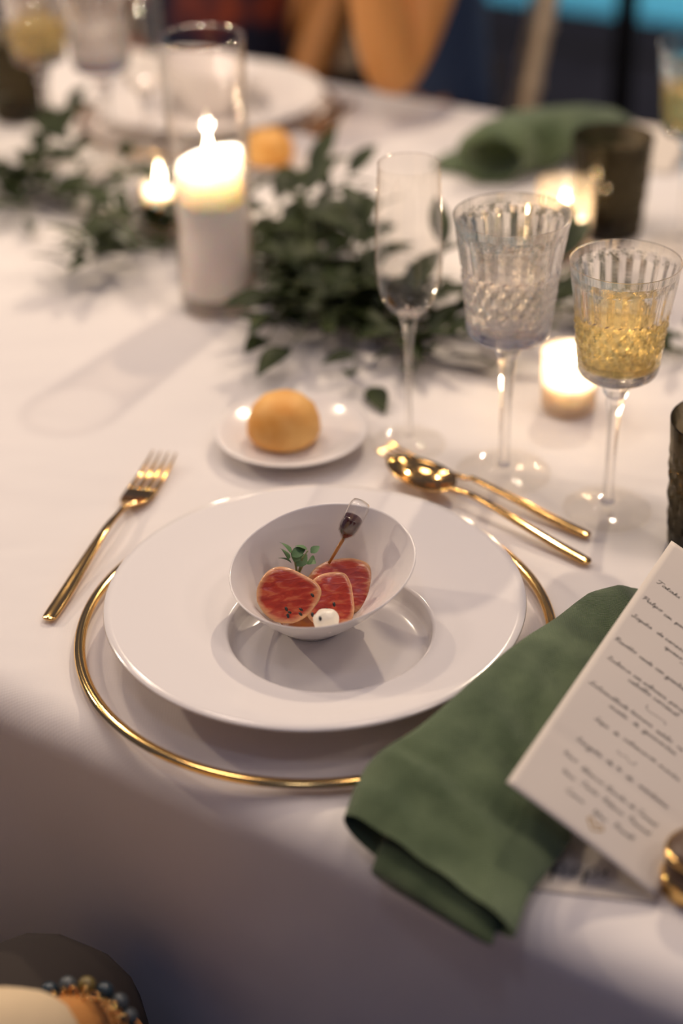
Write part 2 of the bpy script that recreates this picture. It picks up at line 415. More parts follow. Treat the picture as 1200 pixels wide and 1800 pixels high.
def tuna_slice(poly, c, right, up, thick, label):
    """poly in slice-plane metres, smoothed; c is the centre of the upper face"""
    P = catmull([(x, y, 0) for x, y in poly]+[(poly[0][0], poly[0][1], 0)], 5)[:-1]
    right = right.normalized(); nrm = right.cross(up).normalized(); up = nrm.cross(right)
    n = len(P); V, F, S = [], [], []
    rings = [(.0, 0.0012), (.30, .0011), (.55, .0009), (.74, .0006), (.86, .0004), (.95, .0), (1.0, -.0009), (1.01, -thick*.5), (.98, -thick), (.0, -thick)]
    for ri, (k, z) in enumerate(rings):
        if k == 0:
            V.append(Vector((0, 0, z))); S.append(0 if ri == 0 else 1); continue
        for p in P:
            w = noise.noise(Vector((p.x*160*k, p.y*160*k, ri*.3)))*.0006
            V.append(Vector((p.x*k, p.y*k, z+w))); S.append(max(0, min(1, (k-.66)/.36)) if z > -.0008 else 1.0)
    b = lambda r: 1+(r-1)*n
    for k in range(n):
        j = (k+1) % n; F.append([0, b(1)+k, b(1)+j])
        for r in range(1, len(rings)-2): F.append([b(r)+k, b(r)+j, b(r+1)+j, b(r+1)+k])
        F.append([len(V)-1, b(len(rings)-2)+j, b(len(rings)-2)+k])
    o = build('tuna_slice', (V, F), M['tunacore'])
    a = o.data.attributes.new('sear', 'FLOAT', 'POINT'); a.data.foreach_set('value', S)
    mw = Matrix.Identity(4)
    for i, ax in enumerate((right, up, nrm)):
        for r in range(3): mw[r][i] = ax[r]
    for r in range(3): mw[r][3] = c[r]
    o.matrix_world = mw
    return tag(o, label, 'tuna slice', 'slices of seared tuna in the bowl')
tuna_slice([(-.0205, -.003), (-.0195, .006), (-.0135, .0150), (-.0060, .0190), (.0030, .0178), (.0130, .0120), (.0215, .0055), (.0240, -.001), (.0205, -.0085), (.0130, -.0160), (.0030, -.0200), (-.0080, -.0185), (-.0160, -.0120)], at(503, 1044, .046), Vector((1, .05, .05)), Vector((0, .62, .78)), .0065,
           'leftmost seared tuna slice with sesame seeds along its lower edge')
tuna_slice([(-.0190, -.006), (-.0170, .0060), (-.0110, .0140), (-.0020, .0175), (.0080, .0172), (.0125, .0110), (.0145, .0020), (.0155, -.0080), (.0130, -.0160), (.0040, -.0200), (-.0070, -.0195), (-.0150, -.0150)], at(583, 1050, .042), Vector((1, -.02, -.05)), Vector((0, .70, .71)), .0065,
           'middle seared tuna slice above the dollop of mayonnaise')
tuna_slice([(-.0240, .002), (-.0190, .0095), (-.0090, .0155), (.0040, .0178), (.0150, .0158), (.0205, .0100), (.0220, .0000), (.0215, -.0120), (.0170, -.0195), (.0060, -.0220), (-.0080, -.0180), (-.0190, -.0090)], at(600, 1022, .0385), Vector((1, -.06, -.03)), Vector((0, .80, .60)), .0065,
           'rearmost seared tuna slice at the right, glossy with sauce')
def blob(c, rx, ry, rz, seg=20, rings=12, amp=.0, sc=300):
    V, F = lathe([(sin(pi*i/rings), -cos(pi*i/rings)) for i in range(rings+1)], seg)
    out = []
    for p in V:
        k = 1+amp*noise.noise(p*1.7+Vector(c)*sc)
        out.append(Vector((p.x*rx*k, p.y*ry*k, p.z*rz*k)))
    return out, F
def place(name, vf, m, loc, label, cat, group=None, rot=None):
    o = build(name, vf, m); o.location = loc
    if rot: o.rotation_euler = rot
    return tag(o, label, cat, group)
mc = at(574, 1090, .050)
place('mayonnaise_dollop', blob((0, 0, 0), .0088, .0085, .0078, 28, 18, .16), M['mayo'], mc, 'cream dollop of mayonnaise at the front of the bowl', 'mayonnaise')
seedlab = [(549, 1047, .047, 'sesame seed alone near the right edge of the leftmost tuna slice'), (503, 1071, .0395, 'upper sesame seed of the left cluster on the leftmost tuna slice'), (509, 1077, .038, 'lower sesame seed of the left cluster on the leftmost tuna slice'), (506, 1083, .0365, 'lowest sesame seed near the bottom of the leftmost tuna slice'),
           (529, 1072, .0395, 'upper sesame seed of the pair below the middle of the leftmost tuna slice'), (528, 1080, .038, 'lower sesame seed of the pair below the middle of the leftmost tuna slice'), (587, 1063, .0405, 'sesame seed on the middle tuna slice above the mayonnaise'), (575, 1072, .039, 'sesame seed on the middle tuna slice touching the mayonnaise from above'), (549, 1081, .037, 'sesame seed on the middle tuna slice left of the mayonnaise'), (589, 1080, .039, 'sesame seed on the middle tuna slice right of the mayonnaise')]
sd = None
for i, (x, y, z, lb) in enumerate(seedlab):
    vf = blob((0, 0, 0), .0011, .0018, .0008, 8, 6)
    p = at(x, y, z) + Vector((0, -.0004, .0006))
    if sd is None: sd = place('sesame_seed', vf, M['seed'], p, lb, 'sesame seed', 'black sesame seeds'); o = sd
    else:
        o = sd.copy(); COL.objects.link(o); o.location = p; o['label'] = lb
    o.rotation_euler = (.7, 0, random.uniform(0, 3))
o = sd.copy(); COL.objects.link(o); o.location = mc+Vector((-.0042, -.0052, .0052)); o['label'] = 'sesame seed stuck on the mayonnaise dollop'; o.rotation_euler = (.7, .3, .4)
# sauce film at the bottom
place('sauce_pool', lathe([(0, 0), (.021, 0), (.0262, .0004), (.025, .0012), (.015, .0014), (0, .0014)], 40), M['saucefilm'], (BC.x+.002, BC.y-.003, BZ+.0082), 'thin amber sauce pooled at the bottom of the bowl', 'sauce', rot=(.06, -.03, 0))
# pipette
q0, q1, q2, q3, q4 = at(635, 884, .0925), at(625, 903, .0850), at(606, 940, .0690), at(603, 948, .0660), at(578, 990, .0480)
pip = thing('sauce_pipette', 'clear squeeze pipette with dark soy sauce leaning in bowl', 'pipette', q4)
def rel(*ps): return [p-q4 for p in ps]
d_ = (q2-q0).normalized()
bulb = build('bulb', tube(rel(q0-d_*.001, q0, q0+d_*.003, q2-d_*.006, q2-d_*.002, q3), [.0035, .0062, .0072, .0072, .0062, .0014], 16), M['plastic'], pip)
liq = tube(rel(q1+d_*.003, q1+d_*.0035, q2-d_*.0065, q2-d_*.0025, q3-d_*.001), [.0050, .0066, .0066, .0056, .0012], 16)
build('soy_sauce', liq, M['sauce'], bulb)
build('stem', tube(rel(q3-d_*.001, q3*.5+q4*.5, q4), [.0013, .0012, .0010], 10), M['amber'], pip)
# micro greens
def leaf_mesh(L, Wd, curl=.15, fold=.12, n=5, tip=1.0):
    V, F = [], []
    for i in range(n+1):
        t = i/n; w = Wd*sin(pi*min(1, t**.85*.97+.03))**.9*.5 if i < n else 0.0004
        z = curl*L*(t-t*t*1.6)
        V += [Vector((L*t, -w, z+fold*w)), Vector((L*t, 0, z)), Vector((L*t, w, z+fold*w))]
    for i in range(n):
        a, b = 3*i, 3*i+3
        F += [[a, b, b+1, a+1], [a+1, b+1, b+2, a+2]]
    return V, F
mg = thing('microgreen_sprig', 'small green microgreen sprig behind the tuna slices', 'microgreen', at(522, 1005, .044))
for (x, y, z) in [(512, 968, .060), (518, 985, .052), (541, 968, .060), (547, 985, .052)]:
    e = at(x, y, z)-mg.location
    build('stem', tube([Vector((0, 0, -.004)), e*.5+Vector((0, .001, .002)), e], [.0007, .0006, .0005], 6), M['microstem'], mg)
lmesh = None
for (x, y, z, a, L, rx) in [(510, 972, .061, 2.2, .012, 1.1), (513, 978, .058, .4, .011, .9), (517, 988, .053, 1.4, .012, 1.0), (512, 990, .052, 2.8, .010, .8), (540, 967, .061, 2.9, .009, .5), (546, 972, .059, .6, .008, .8), (543, 984, .053, -1.2, .011, 1.2), (521, 995, .05, .8, .012, 1.2), (506, 984, .055, 2.0, .012, 1.3)]:
    o = build('leaf', leaf_mesh(L, L*.72, .25, .2), M['micro'], mg); o.location = at(x, y, z)-mg.location; o.rotation_euler = (rx*.6, -.4, a)

# ------------------------------------------------------------------ cutlery
def flat_loft(st, seg=14):
    """stations (x, halfwidth, z, halfthick) -> lens-shaped bar along x"""
    loops = []
    for x, w, z, t in st:
        loops.append([Vector((x, w*cos(2*pi*k/seg), z+t*(abs(sin(2*pi*k/seg))**.7)*(1 if sin(2*pi*k/seg) >= 0 else -1))) for k in range(seg)])
    return loft(loops)
def smooth_st(st, n=5):
    a = catmull([(s[0], s[1], s[2]) for s in st], n); b = catmull([(s[0], s[3], 0) for s in st], n)
    return [(p.x, max(p.y, .0004), p.z, max(q.y, .0003)) for p, q in zip(a, b)]
def handle_st(L, k=1.0):
    # from the round butt end (x=0) to the neck
    return [(0, .0020*k, .0030, .0006), (.0015, .0042*k, .0030, .0012), (.006, .0054*k, .0031, .0016), (.03, .0054*k, .0045, .0018), (.07, .0044*k, .0085, .0018), (.11, .0031*k, .0118, .0017), (L-.01, .0024*k, .0100, .0016), (L, .0028*k, .0090, .0014)]
def make_fork(label, L, loc, rz, group, tilt=0):
    t = thing('fork', label, 'fork', loc, rz, group)
    hl = L*.62; k = L/.225
    build('handle', flat_loft(smooth_st(handle_st(hl, k))), M['gold'], t)
    hs = [(hl, .0028*k, .0090, .0014), (hl+.008, .0055*k, .0070, .0012), (hl+.017, .0105*k, .0045, .0011), (hl+.028, .0125*k, .0030, .0011), (hl+.038, .0125*k, .0030, .0011)]
    hd_ = build('head', flat_loft(smooth_st(hs, 4), 18), M['gold'], t)
    x0 = hl+.036; xl = L
    for j in range(4):
        yo = (-.0102+.0068*j)*k; ye = (-.0096+.0064*j)*k
        V, F = flat_loft(smooth_st([(0, .0022*k, .0030, .0011), ((xl-x0)*.35, .0019*k, .0035, .0010), ((xl-x0)*.75, .0014*k, .0062, .0009), (xl-x0, .0006*k, .0092, .0005)], 4), 10)
        V = [Vector((p.x+x0, p.y+yo+(ye-yo)*p.x/(xl-x0), p.z)) for p in V]
        build('tine', (V, F), M['gold'], hd_)
    return t
def make_spoon(label, L, loc, rz, group):
    t = thing('spoon', label, 'spoon', loc, rz, group)
    hl = L*.70
    build('handle', flat_loft(smooth_st(handle_st(hl, .92))), M['gold'], t)
    a, b = (L-hl)/2+.004, .0195; cx = hl+a-.004; V, F = [], []; nr, ns = 8, 28
    def zz(r, dx): return .0090 - .0082*(1-r*r) + .0012*dx
    for layer in (0, 1):
        base = len(V); V.append(Vector((cx, 0, zz(0, 0)+(.0013 if layer == 0 else 0))))
        for i in range(1, nr+1):
            r = i/nr
            for k in range(ns):
                an = 2*pi*k/ns; egg = 1-.16*cos(an)
                V.append(Vector((cx+a*r*cos(an), b*r*sin(an)*egg, zz(r, 0)+(.0013 if layer == 0 else 0))))
        for k in range(ns):
            j = (k+1) % ns; F.append([base, base+1+k, base+1+j])
            for i in range(nr-1):
                F.append([base+1+i*ns+k, base+1+i*ns+j, base+1+(i+1)*ns+j, base+1+(i+1)*ns+k])
    b0, b1 = 1+(nr-1)*ns, 1+nr*ns+1+(nr-1)*ns
    for k in range(ns):
        j = (k+1) % ns; F.append([b0+k, b0+j, b1+j, b1+k])
    build('spoon_bowl', (V, F), M['gold'], t); return t
def lay(e0, e1):
    d = e1-e0; return atan2(d.y, d.x), d.length
e0, e1 = at(84, 1092, .003), at(290, 802, .006); rz, L = lay(e0, e1)
make_fork('gold dinner fork lying left of the near plate', L, (e0.x, e0.y, TZ+.0012), rz, 'gold cutlery')
e0, e1 = at(1036, 944, .003), at(673, 787, .008); rz, L = lay(e0, e1)
make_fork('gold dessert fork lying beyond the spoon, near the wine glasses', L, (e0.x, e0.y, TZ+.0012), rz, 'gold cutlery')
e0, e1 = at(1036, 992, .003), at(690, 812, .014); rz, L = lay(e0, e1)
sp = make_spoon('gold dessert spoon nested on the fork behind the near plate', L, (e0.x, e0.y, TZ+.0016), rz, 'gold cutlery')
sp.rotation_euler = (0, -.028, rz)

# ------------------------------------------------------------------ bread
def make_bread_plate(label, loc):
    t = thing('bread_plate', label, 'plate', loc, 0, 'white bread plates')
    build('plate_body', lathe([(0, .002), (.036, .002), (.038, 0), (.041, 0), (.044, .004), (.058, .0105), (.0645, .0145), (.0652, .0155), (.0640, .0160), (.056, .0128), (.046, .0092), (.040, .0078), (0, .0074)], 72), M['porcelain'], t)
    return t
BP = at(512, 760, .012); bp1 = make_bread_plate('white bread plate holding the nearer bread roll', (BP.x, BP.y, TZ+.0012))
def make_roll(label, loc):
    V, F = lathe([(0, .0), (.020, .0), (.0275, .0030), (.0305, .010), (.0300, .019), (.0265, .029), (.020, .0365), (.012, .0402), (.005, .0412), (0, .0413)], 48)
    out = []
    for p in V:
        n1 = noise.noise(p*38+Vector((3, 1, 2)))*.05+noise.noise(p*90)*.02
        out.append(Vector((p.x*(1+n1), p.y*(1+n1), max(0, p.z*(1+n1*.8)))))
    o = build('bread_roll', (out, F), M['bread']); o.location = loc
    return tag(o, label, 'bread roll', 'round bread rolls')
RL = at(500, 772, .009); br1 = make_roll('round golden bread roll on the nearer bread plate', (RL.x, RL.y, TZ+.0094))

# ------------------------------------------------------------------ glassware
def tri(x): x = x-math.floor(x); return 1-abs(2*x-1)*1.0
def crystal_goblet(name, label, loc, H, Rr, Rb, zb, Rf, liquid, lev, group, nfl=22):
    t = thing(name, label, 'wine glass', loc, random.uniform(0, 1), group)
    build('foot', lathe([(0, .0), (Rf*.96, .0), (Rf, .0008), (Rf*.98, .0018), (Rf*.6, .0028), (Rf*.25, .0050), (.0060, .0085)], 56), M['footglass'], t)
    st = [(.0062, .0070), (.0050, .014), (.0044, .03), (.0046, zb*.5), (.0058, zb*.72), (.0076, zb*.80), (.0072, zb*.835), (.0100, zb*.87), (.0112, zb*.915), (.0092, zb*.95), (.0125, zb*.975)]
    build('stem', lathe([(0, .0064)]+st+[(.012, zb+.001), (0, zb+.001)], 8), M['stemglass'], t, smooth=False)
    hb = H-zb; seg = nfl*4; nr = 44; th = .0022
    def rad(u): return Rb + (Rr-Rb)*max(0, u)**1.9
    def outer(u, a):
        r = rad(u); k = a/(2*pi)*nfl
        if u < .06: r = Rb*(.86+.12*(u/.06)**.5)
        elif u < .11: r = Rb*(.98+.02*(u-.06)/.05)
        w = 0
        if .11 <= u < .58:
            v = (u-.11)/.47*5.0; env = min(1, ((u-.11)/.20)**1.3, (.60-u)/.04)
            w = (tri(k+v*.5)+tri(k-v*.5)-1.0)*.050*env
        elif .58 <= u < .93:
            env = min(1, (u-.54)/.05, (.93-u)/.10); w = (tri(k)-.55)*.040*env
        return r*(1+w)
    V, F = [], []; rings = []
    V.append(Vector((0, 0, zb)))
    for i in range(nr+1):
        u = i/nr
        rings.append([len(V)+k for k in range(seg)])
        for k in range(seg):
            a = 2*pi*k/seg; r = outer(u, a); V.append(Vector((r*cos(a), r*sin(a), zb+hb*u)))
    ib = .10
    for i in range(13):
        u = 1-(1-ib)*i/12
        r = rad(u)-th*(1 if u < .9 else .55) - (Rb*.10*(1-(u-ib)/.08)**2 if u < ib+.08 else 0)
        rings.append([len(V)+k for k in range(seg)])
        for k in range(seg):
            a = 2*pi*k/seg; V.append(Vector((r*cos(a), r*sin(a), zb+hb*(u-(.004 if i == 0 else 0)*0))))
    V.append(Vector((0, 0, zb+hb*(ib-.012))))
    for k in range(seg):
        j = (k+1) % seg
        F.append([0, rings[0][j], rings[0][k]])
        for A, B in zip(rings[:-1], rings[1:]): F.append([A[k], A[j], B[j], B[k]])
        F.append([rings[-1][k], rings[-1][j], len(V)-1])
    gb_ = build('bowl', (V, F), M['crystal'], t, smooth=False)
    if liquid:
        prof = [(0, zb+hb*(ib-.012)-.0002)]
        for i in range(9):
            u = ib+(lev-ib)*i/8
            r = rad(u)-th+.0003 - (Rb*.10*(1-(u-ib)/.08)**2 if u < ib+.08 else 0)
            prof.append((r, zb+hb*u))
        prof += [(prof[-1][0]*.7, zb+hb*lev-.0003), (0, zb+hb*lev-.0003)]
        build(liquid, lathe(prof, 48), M[liquid], gb_)
    return t
def G(px, py): p = at(px, py); return (p.x, p.y, TZ+.0012)
gw = crystal_goblet('crystal_goblet', 'large cut-crystal goblet standing right of the champagne flute', G(884, 832), .224, .0445, .0335, .125, .0385, 'water', .52, 'cut-crystal goblets')
gy = crystal_goblet('wine_goblet', 'cut-crystal goblet of white wine beside the smoked tumbler', G(1066, 897), .2105, .0405, .0310, .1205, .0345, 'wine', .55, 'cut-crystal wine goblets')
def flute(label, loc):
    t = thing('champagne_flute', label, 'flute glass', loc, 0, 'slender champagne flutes')
    build('foot', lathe([(0, .0), (.030, 0), (.0312, .0008), (.030, .0018), (.012, .0030), (.005, .0060), (.0034, .010)], 48), M['footglass'], t)
    build('stem', lathe([(0, .006), (.0034, .008), (.0028, .02), (.0028, .06), (.0036, .095), (.0062, .112), (.0095, .121), (0, .122)], 16), M['stemglass'], t)
    build('bowl', lathe([(0, .1185), (.0090, .120), (.0165, .1265), (.0228, .137), (.0258, .150), (.0268, .166), (.0264, .190), (.0250, .220), (.0240, .2455), (.0243, .2466), (.0236, .2462)], 56), M['clear'], t)
    return t
f1 = flute('empty slender champagne flute left of the crystal goblets', G(718, 782))
def tumbler(label, loc, H=.104, R0=.034, R1=.042, n=18):
    t = thing('smoked_tumbler', label, 'tumbler', loc, 0, 'smoked cut-glass tumblers')
    def mod(r, z, a):
        if r < R0*.9 or z < .004 or z > H*.80: return r
        k = a/(2*pi)*n; v = z/H*5
        return r*(1+.045*(tri(k+v*.5)+tri(k-v*.5)-1)*min(1, (H*.80-z)/.008, (z-.004)/.004))
    nr = 30; prof = [(0, 0), (R0*.92, 0)]
    for i in range(nr+1):
        u = i/nr; prof.append((R0+(R1-R0)*u**1.2, .002+(H-.002)*u))
    inner = [(R1-.0014, H)] + [((R0+(R1-R0)*u**1.2)-.0035, .002+(H-.002)*u) for u in (.9, .7, .5, .3, .15)] + [(R0*.6, .012), (0, .011)]
    build('tumbler_body', lathe(prof+inner, n*4, mod), M['smoke'], t, smooth=False)
    return t
tm1 = tumbler('smoked cut-glass tumbler at the right edge behind the menu', G(1256, 957), .106, .036, .0425)

# ------------------------------------------------------------------ candles
def flame(parent, z, s=1.0, power=4.0):
    wx = [c for c in parent.children if c.name.startswith('wax_body')][0]
    build('flame', lathe([(0, z), (.0028*s, z+.003*s), (.0044*s, z+.008*s), (.0040*s, z+.013*s), (.0022*s, z+.021*s), (.0008*s, z+.028*s), (0, z+.032*s)], 16), M['flame'], wx)
    build('wick', tube([(0, 0, z-.010), (0, 0, z-.003), (.0008, .0004, z+.004)], .0007, 6), M['wick'], wx)
    l = point_lamp('candle_light', (parent.location.x, parent.location.y, parent.location.z+z+.012*s), power, CANDLE, .007*s)
VB = at(385, 538); 
vs = thing('glass_cylinder_vase', 'tall clear glass cylinder vase around the white pillar candle', 'vase', (VB.x, VB.y, TZ+.0014))
VH = .266; VR = .0395
build('cylinder_wall', lathe([(.0370, .0), (.0370, .02), (.0378, .10), (VR, VH-.004), (VR+.0006, VH-.0015), (VR, VH), (VR-.0020, VH), (VR-.0026, VH-.002), (.0352, .10), (.0345, .016)], 72), M['vaseglass'], vs)
build('rim', lathe([(VR-.0012+.0016*cos(a), VH-.0005+.0016*sin(a)) for a in [2*pi*k/8 for k in range(9)]], 72), M['rimglass'], vs)
build('thick_base', lathe([(0, .0005), (.0360, .0005), (.0366, .003), (.0362, .015), (.034, .0165), (0, .0165)], 56), M['stemglass'], vs)
sn = build('sand_fill', lathe([(0, .018), (.0338, .018), (.0342, .03), (.0346, .1075), (.0320, .1085), (0, .1080)], 48), M['sand']); sn.location = vs.location
tag(sn, 'pale sand filling the lower half of the candle vase', 'sand', kind='stuff')
pc = thing('pillar_candle', 'lit white pillar candle inside the tall glass vase', 'candle', (VB.x, VB.y, TZ+.0014+.1085))
V, F = lathe([(0, 0), (.0315, 0), (.0318, .004), (.0316, .040), (.0308, .0445), (.0295, .0452), (.0270, .0425), (.018, .0385), (.006, .0375), (0, .0375)], 56)
V = [Vector((p.x, p.y, p.z+(.008*(p.x*.9-p.y*.2)/.03 if p.z > .03 else 0))) for p in V]
build('wax_body', (V, F), M['wax'], pc)
flame(pc, .044, .9, .75)
def votive(label, clabel, px, py, mt, R=.0255, H=.056, waxh=.030, power=2.0, zf=None):
    p = at(px, py); loc = (p.x, p.y, TZ+.0013)
    h = thing('votive_holder', label, 'candle holder', loc, 0, 'glass votive holders')
    build('holder_wall', lathe([(0, .001), (R*.86, .001), (R*.93, .004), (R, H-.002), (R+.0005, H), (R-.0012, H), (R-.0018, H-.004), (R*.86, .007), (0, .006)], 48), mt, h)
    c = thing('votive_candle', clabel, 'candle', (p.x, p.y, TZ+.0013+.0075), 0, 'small votive candles')
    build('wax_body', lathe([(0, 0), (R*.80, 0), (R*.84, waxh), (R*.78, waxh+.0008), (R*.5, waxh-.001), (0, waxh-.0015)], 40), M['wax'], c)
    flame(c, waxh+.006, .85, power)
    return h
votive('frosted glass votive holder behind the stem of the wine goblet', 'glowing small candle in the frosted votive behind the wine goblet', 998, 718, M['frost'], .0255, .054, .020, .20)
votive('clear glass votive holder behind the large crystal goblet', 'lit small candle in the clear votive behind the large goblet', 988, 448, M['votive'], .030, .078, .028, .32)
votive('small glass votive holder just left of the tall candle vase', 'lit small candle just left of the tall candle vase', 288, 402, M['votive'], .022, .050, .036, .32)

# ------------------------------------------------------------------ menu card
MBL, MTL, MBR = Vector((.09105, .7104, TZ+.054)), Vector((.22512, .9305, TZ+.072)), Vector((.17264, .66397, TZ+.006))
ME2 = (MTL-MBL).normalized(); ME1 = (MBR-MBL); ME1 = (ME1-ME1.dot(ME2)*ME2).normalized(); MEN = ME1.cross(ME2)
MW, ML = .1055, .2583
def mp_(u, v, h=0.0):
    w = .0016*sin(pi*u/MW) - .0012*sin(pi*v/ML) + .0007*noise.noise(Vector((u*22, v*16, 2.2)))
    w += -.0007*math.exp(-((v-.055)/.0028)**2)
    return MBL + ME1*u + ME2*v + MEN*(w+h)
menu = thing('menu_card', 'long cream menu card with handwritten courses leaning on green napkin', 'menu', MBR)
nu, nv = 22, 60
V, F = [], []
for h in (0, -.0006):
    for j in range(nv+1):
        for i in range(nu+1): V.append(mp_(MW*i/nu, ML*j/nv, h)-MBR)
st = (nu+1)*(nv+1); ix = lambda l, i, j: l*st+j*(nu+1)+i
for j in range(nv):
    for i in range(nu):
        F.append([ix(0, i, j), ix(0, i+1, j), ix(0, i+1, j+1), ix(0, i, j+1)]); F.append([ix(1, i, j+1), ix(1, i+1, j+1), ix(1, i+1, j), ix(1, i, j)])
for i in range(nu):
    F.append([ix(0, i, 0), ix(1, i, 0), ix(1, i+1, 0), ix(0, i+1, 0)]); F.append([ix(0, i+1, nv), ix(1, i+1, nv), ix(1, i, nv), ix(0, i, nv)])
for j in range(nv):
    F.append([ix(0, 0, j+1), ix(1, 0, j+1), ix(1, 0, j), ix(0, 0, j)]); F.append([ix(0, nu, j), ix(1, nu, j), ix(1, nu, j+1), ix(0, nu, j+1)])
sheet = build('paper_sheet', (V, F), M['paper'], menu)
# a single-stroke cursive hand: x-height 1, strokes as point lists
GL = {
 'a': (1.15, ['.95,.85 .5,1 .1,.55 .25,.05 .65,.2 .95,.9 .92,.2 1.15,.1']), 'b': (1.0, ['0,.1 .4,1.3 .38,2 .2,1.7 .2,.2 .55,0 .85,.5 .6,.9 1,.75']),
 'c': (.95, ['.8,.8 .5,1 .12,.55 .3,.02 .65,.05 .95,.3']), 'd': (1.2, ['.85,.85 .45,.95 .1,.5 .3,.02 .75,.35 1.05,2 .92,.3 1.2,.1']),
 'e': (.9, ['0,.3 .55,.45 .65,.85 .4,1 .15,.55 .35,.02 .9,.3']), 'f': (.8, ['0,.2 .4,1.3 .5,2 .25,1.8 .2,-.8 .4,-1 .45,.2 .8,.3']),
 'g': (1.1, ['.85,.85 .45,1 .1,.55 .4,.1 .85,.85 .8,-.7 .4,-1 .15,-.65 1.1,.2']), 'h': (1.1, ['0,.1 .35,1.8 .15,1.8 .15,0 .3,.7 .65,.95 .75,.2 1.1,.1']),
 'i': (.6, ['0,.2 .3,1 .28,.2 .6,.1', '.38,1.5 .46,1.6']), 'k': (1.05, ['.1,0 .35,2 .22,0 .3,.5 .8,1 .4,.6 .8,.0 1.05,.15']),
 'l': (.65, ['0,.1 .42,1.5 .32,2 .18,1.4 .2,.2 .65,.1']), 'm': (1.5, ['0,.9 .12,0 .35,.9 .55,.85 .55,0 .85,.95 1.05,.8 1.08,.15 1.5,.1']),
 'n': (1.15, ['0,.9 .12,0 .4,.95 .7,.85 .75,.15 1.15,.1']), 'o': (1.05, ['.6,1 .15,.7 .2,.1 .6,.05 .8,.6 .55,1 1.05,.85']),
 'p': (1.1, ['.05,.9 .2,-.9 .25,.6 .6,1 .85,.6 .6,.1 .25,.2 1.1,.2']), 'q': (1.1, ['.85,.85 .45,1 .1,.5 .4,.05 .85,.85 .75,-.9 1.1,.1']),
 'r': (.9, ['0,.1 .25,1 .45,.8 .65,.85 .6,.2 .9,.1']), 's': (.85, ['0,.1 .45,1 .55,.4 .3,.0 .1,.15 .85,.15']),
 't': (.75, ['0,.1 .38,1.7 .25,.2 .75,.1', '.05,1.2 .7,1.3']), 'u': (1.15, ['0,.3 .2,1 .2,.2 .5,.05 .85,1 .82,.2 1.15,.1']),
 'v': (1.0, ['0,.6 .2,1 .4,.05 .8,1 1,.85']), 'z': (.95, ['.05,.9 .7,.95 .15,.1 .95,.05']),
 'T': (1.5, ['.0,1.7 .3,2.1 1.7,2.0', '.9,2.0 .65,.3 .3,.05 .1,.3']), 'P': (1.4, ['.1,1.7 .5,2.2 1.3,2.1 1.4,1.5 .9,1.1 .5,1.1', '.65,2 .45,0']),
 'S': (1.3, ['1.2,1.8 .8,2.1 .45,1.6 .9,1 .85,.3 .4,.0 .05,.3 .4,.4 1.3,.3']), 'R': (1.5, ['.1,1.7 .6,2.2 1.3,1.9 1.1,1.3 .6,1.1 1.1,.3 1.5,.1', '.65,2 .4,0']),
 'L': (1.3, ['.1,1.5 .6,2.1 .8,1.7 .5,.4 .1,.1 .35,.25 1.3,.0']), 'V': (1.4, ['.0,1.8 .35,2.0 .5,.1 1.0,1.6 1.4,2.1']),
 'B': (1.3, ['.3,2 .25,0', '.1,1.8 .8,2.1 1,1.6 .4,1.1 1.05,.8 .9,.1 .2,.05 1.3,.1']), 'C': (1.3, ['1.2,1.8 .8,2.1 .2,1.3 .3,.2 .8,.0 1.3,.4']),
 'O': (1.5, ['.9,2 .2,1.5 .2,.4 .8,.0 1.3,.8 1.1,1.8 .7,2 1.5,1.7']), 'F': (1.3, ['.1,1.8 .5,2.1 1.4,2', '.8,2 .5,.1 .1,.1', '.4,1.1 1.1,1.15']),
 ',': (.4, ['.2,.1 .1,-.3']),
}
def strokes(word, u0, u1, v, ys=.00165):
    x = 0; out = []
    for ch in word:
        w, ss = GL[ch]
        for s in ss: out.append([(x+float(q.split(',')[0]), float(q.split(',')[1])) for q in s.split()])
        x += w*1.02
    k = (u1-u0)/x
    return [[(u0+(px+py*.18)*k, v+(py-.5)*ys) for px, py in s] for s in out]
def ribbon(lines, surf, wd, h):
    V, F = [], []
    for L in lines:
        P = catmull([(u, v, 0) for u, v in L], 4)
        b = len(V)
        for i, p in enumerate(P):
            d = P[min(i+1, len(P)-1)]-P[max(i-1, 0)]; d = d.normalized() if d.length else Vector((1, 0, 0))
            n = Vector((-d.y, d.x, 0)); w = wd*(.75+.35*abs(d.y))
            V += [surf(p.x+n.x*w, p.y+n.y*w, h), surf(p.x-n.x*w, p.y-n.y*w, h)]
        for i in range(len(P)-1): F.append([b+2*i, b+2*i+1, b+2*i+3, b+2*i+2])
    return V, F
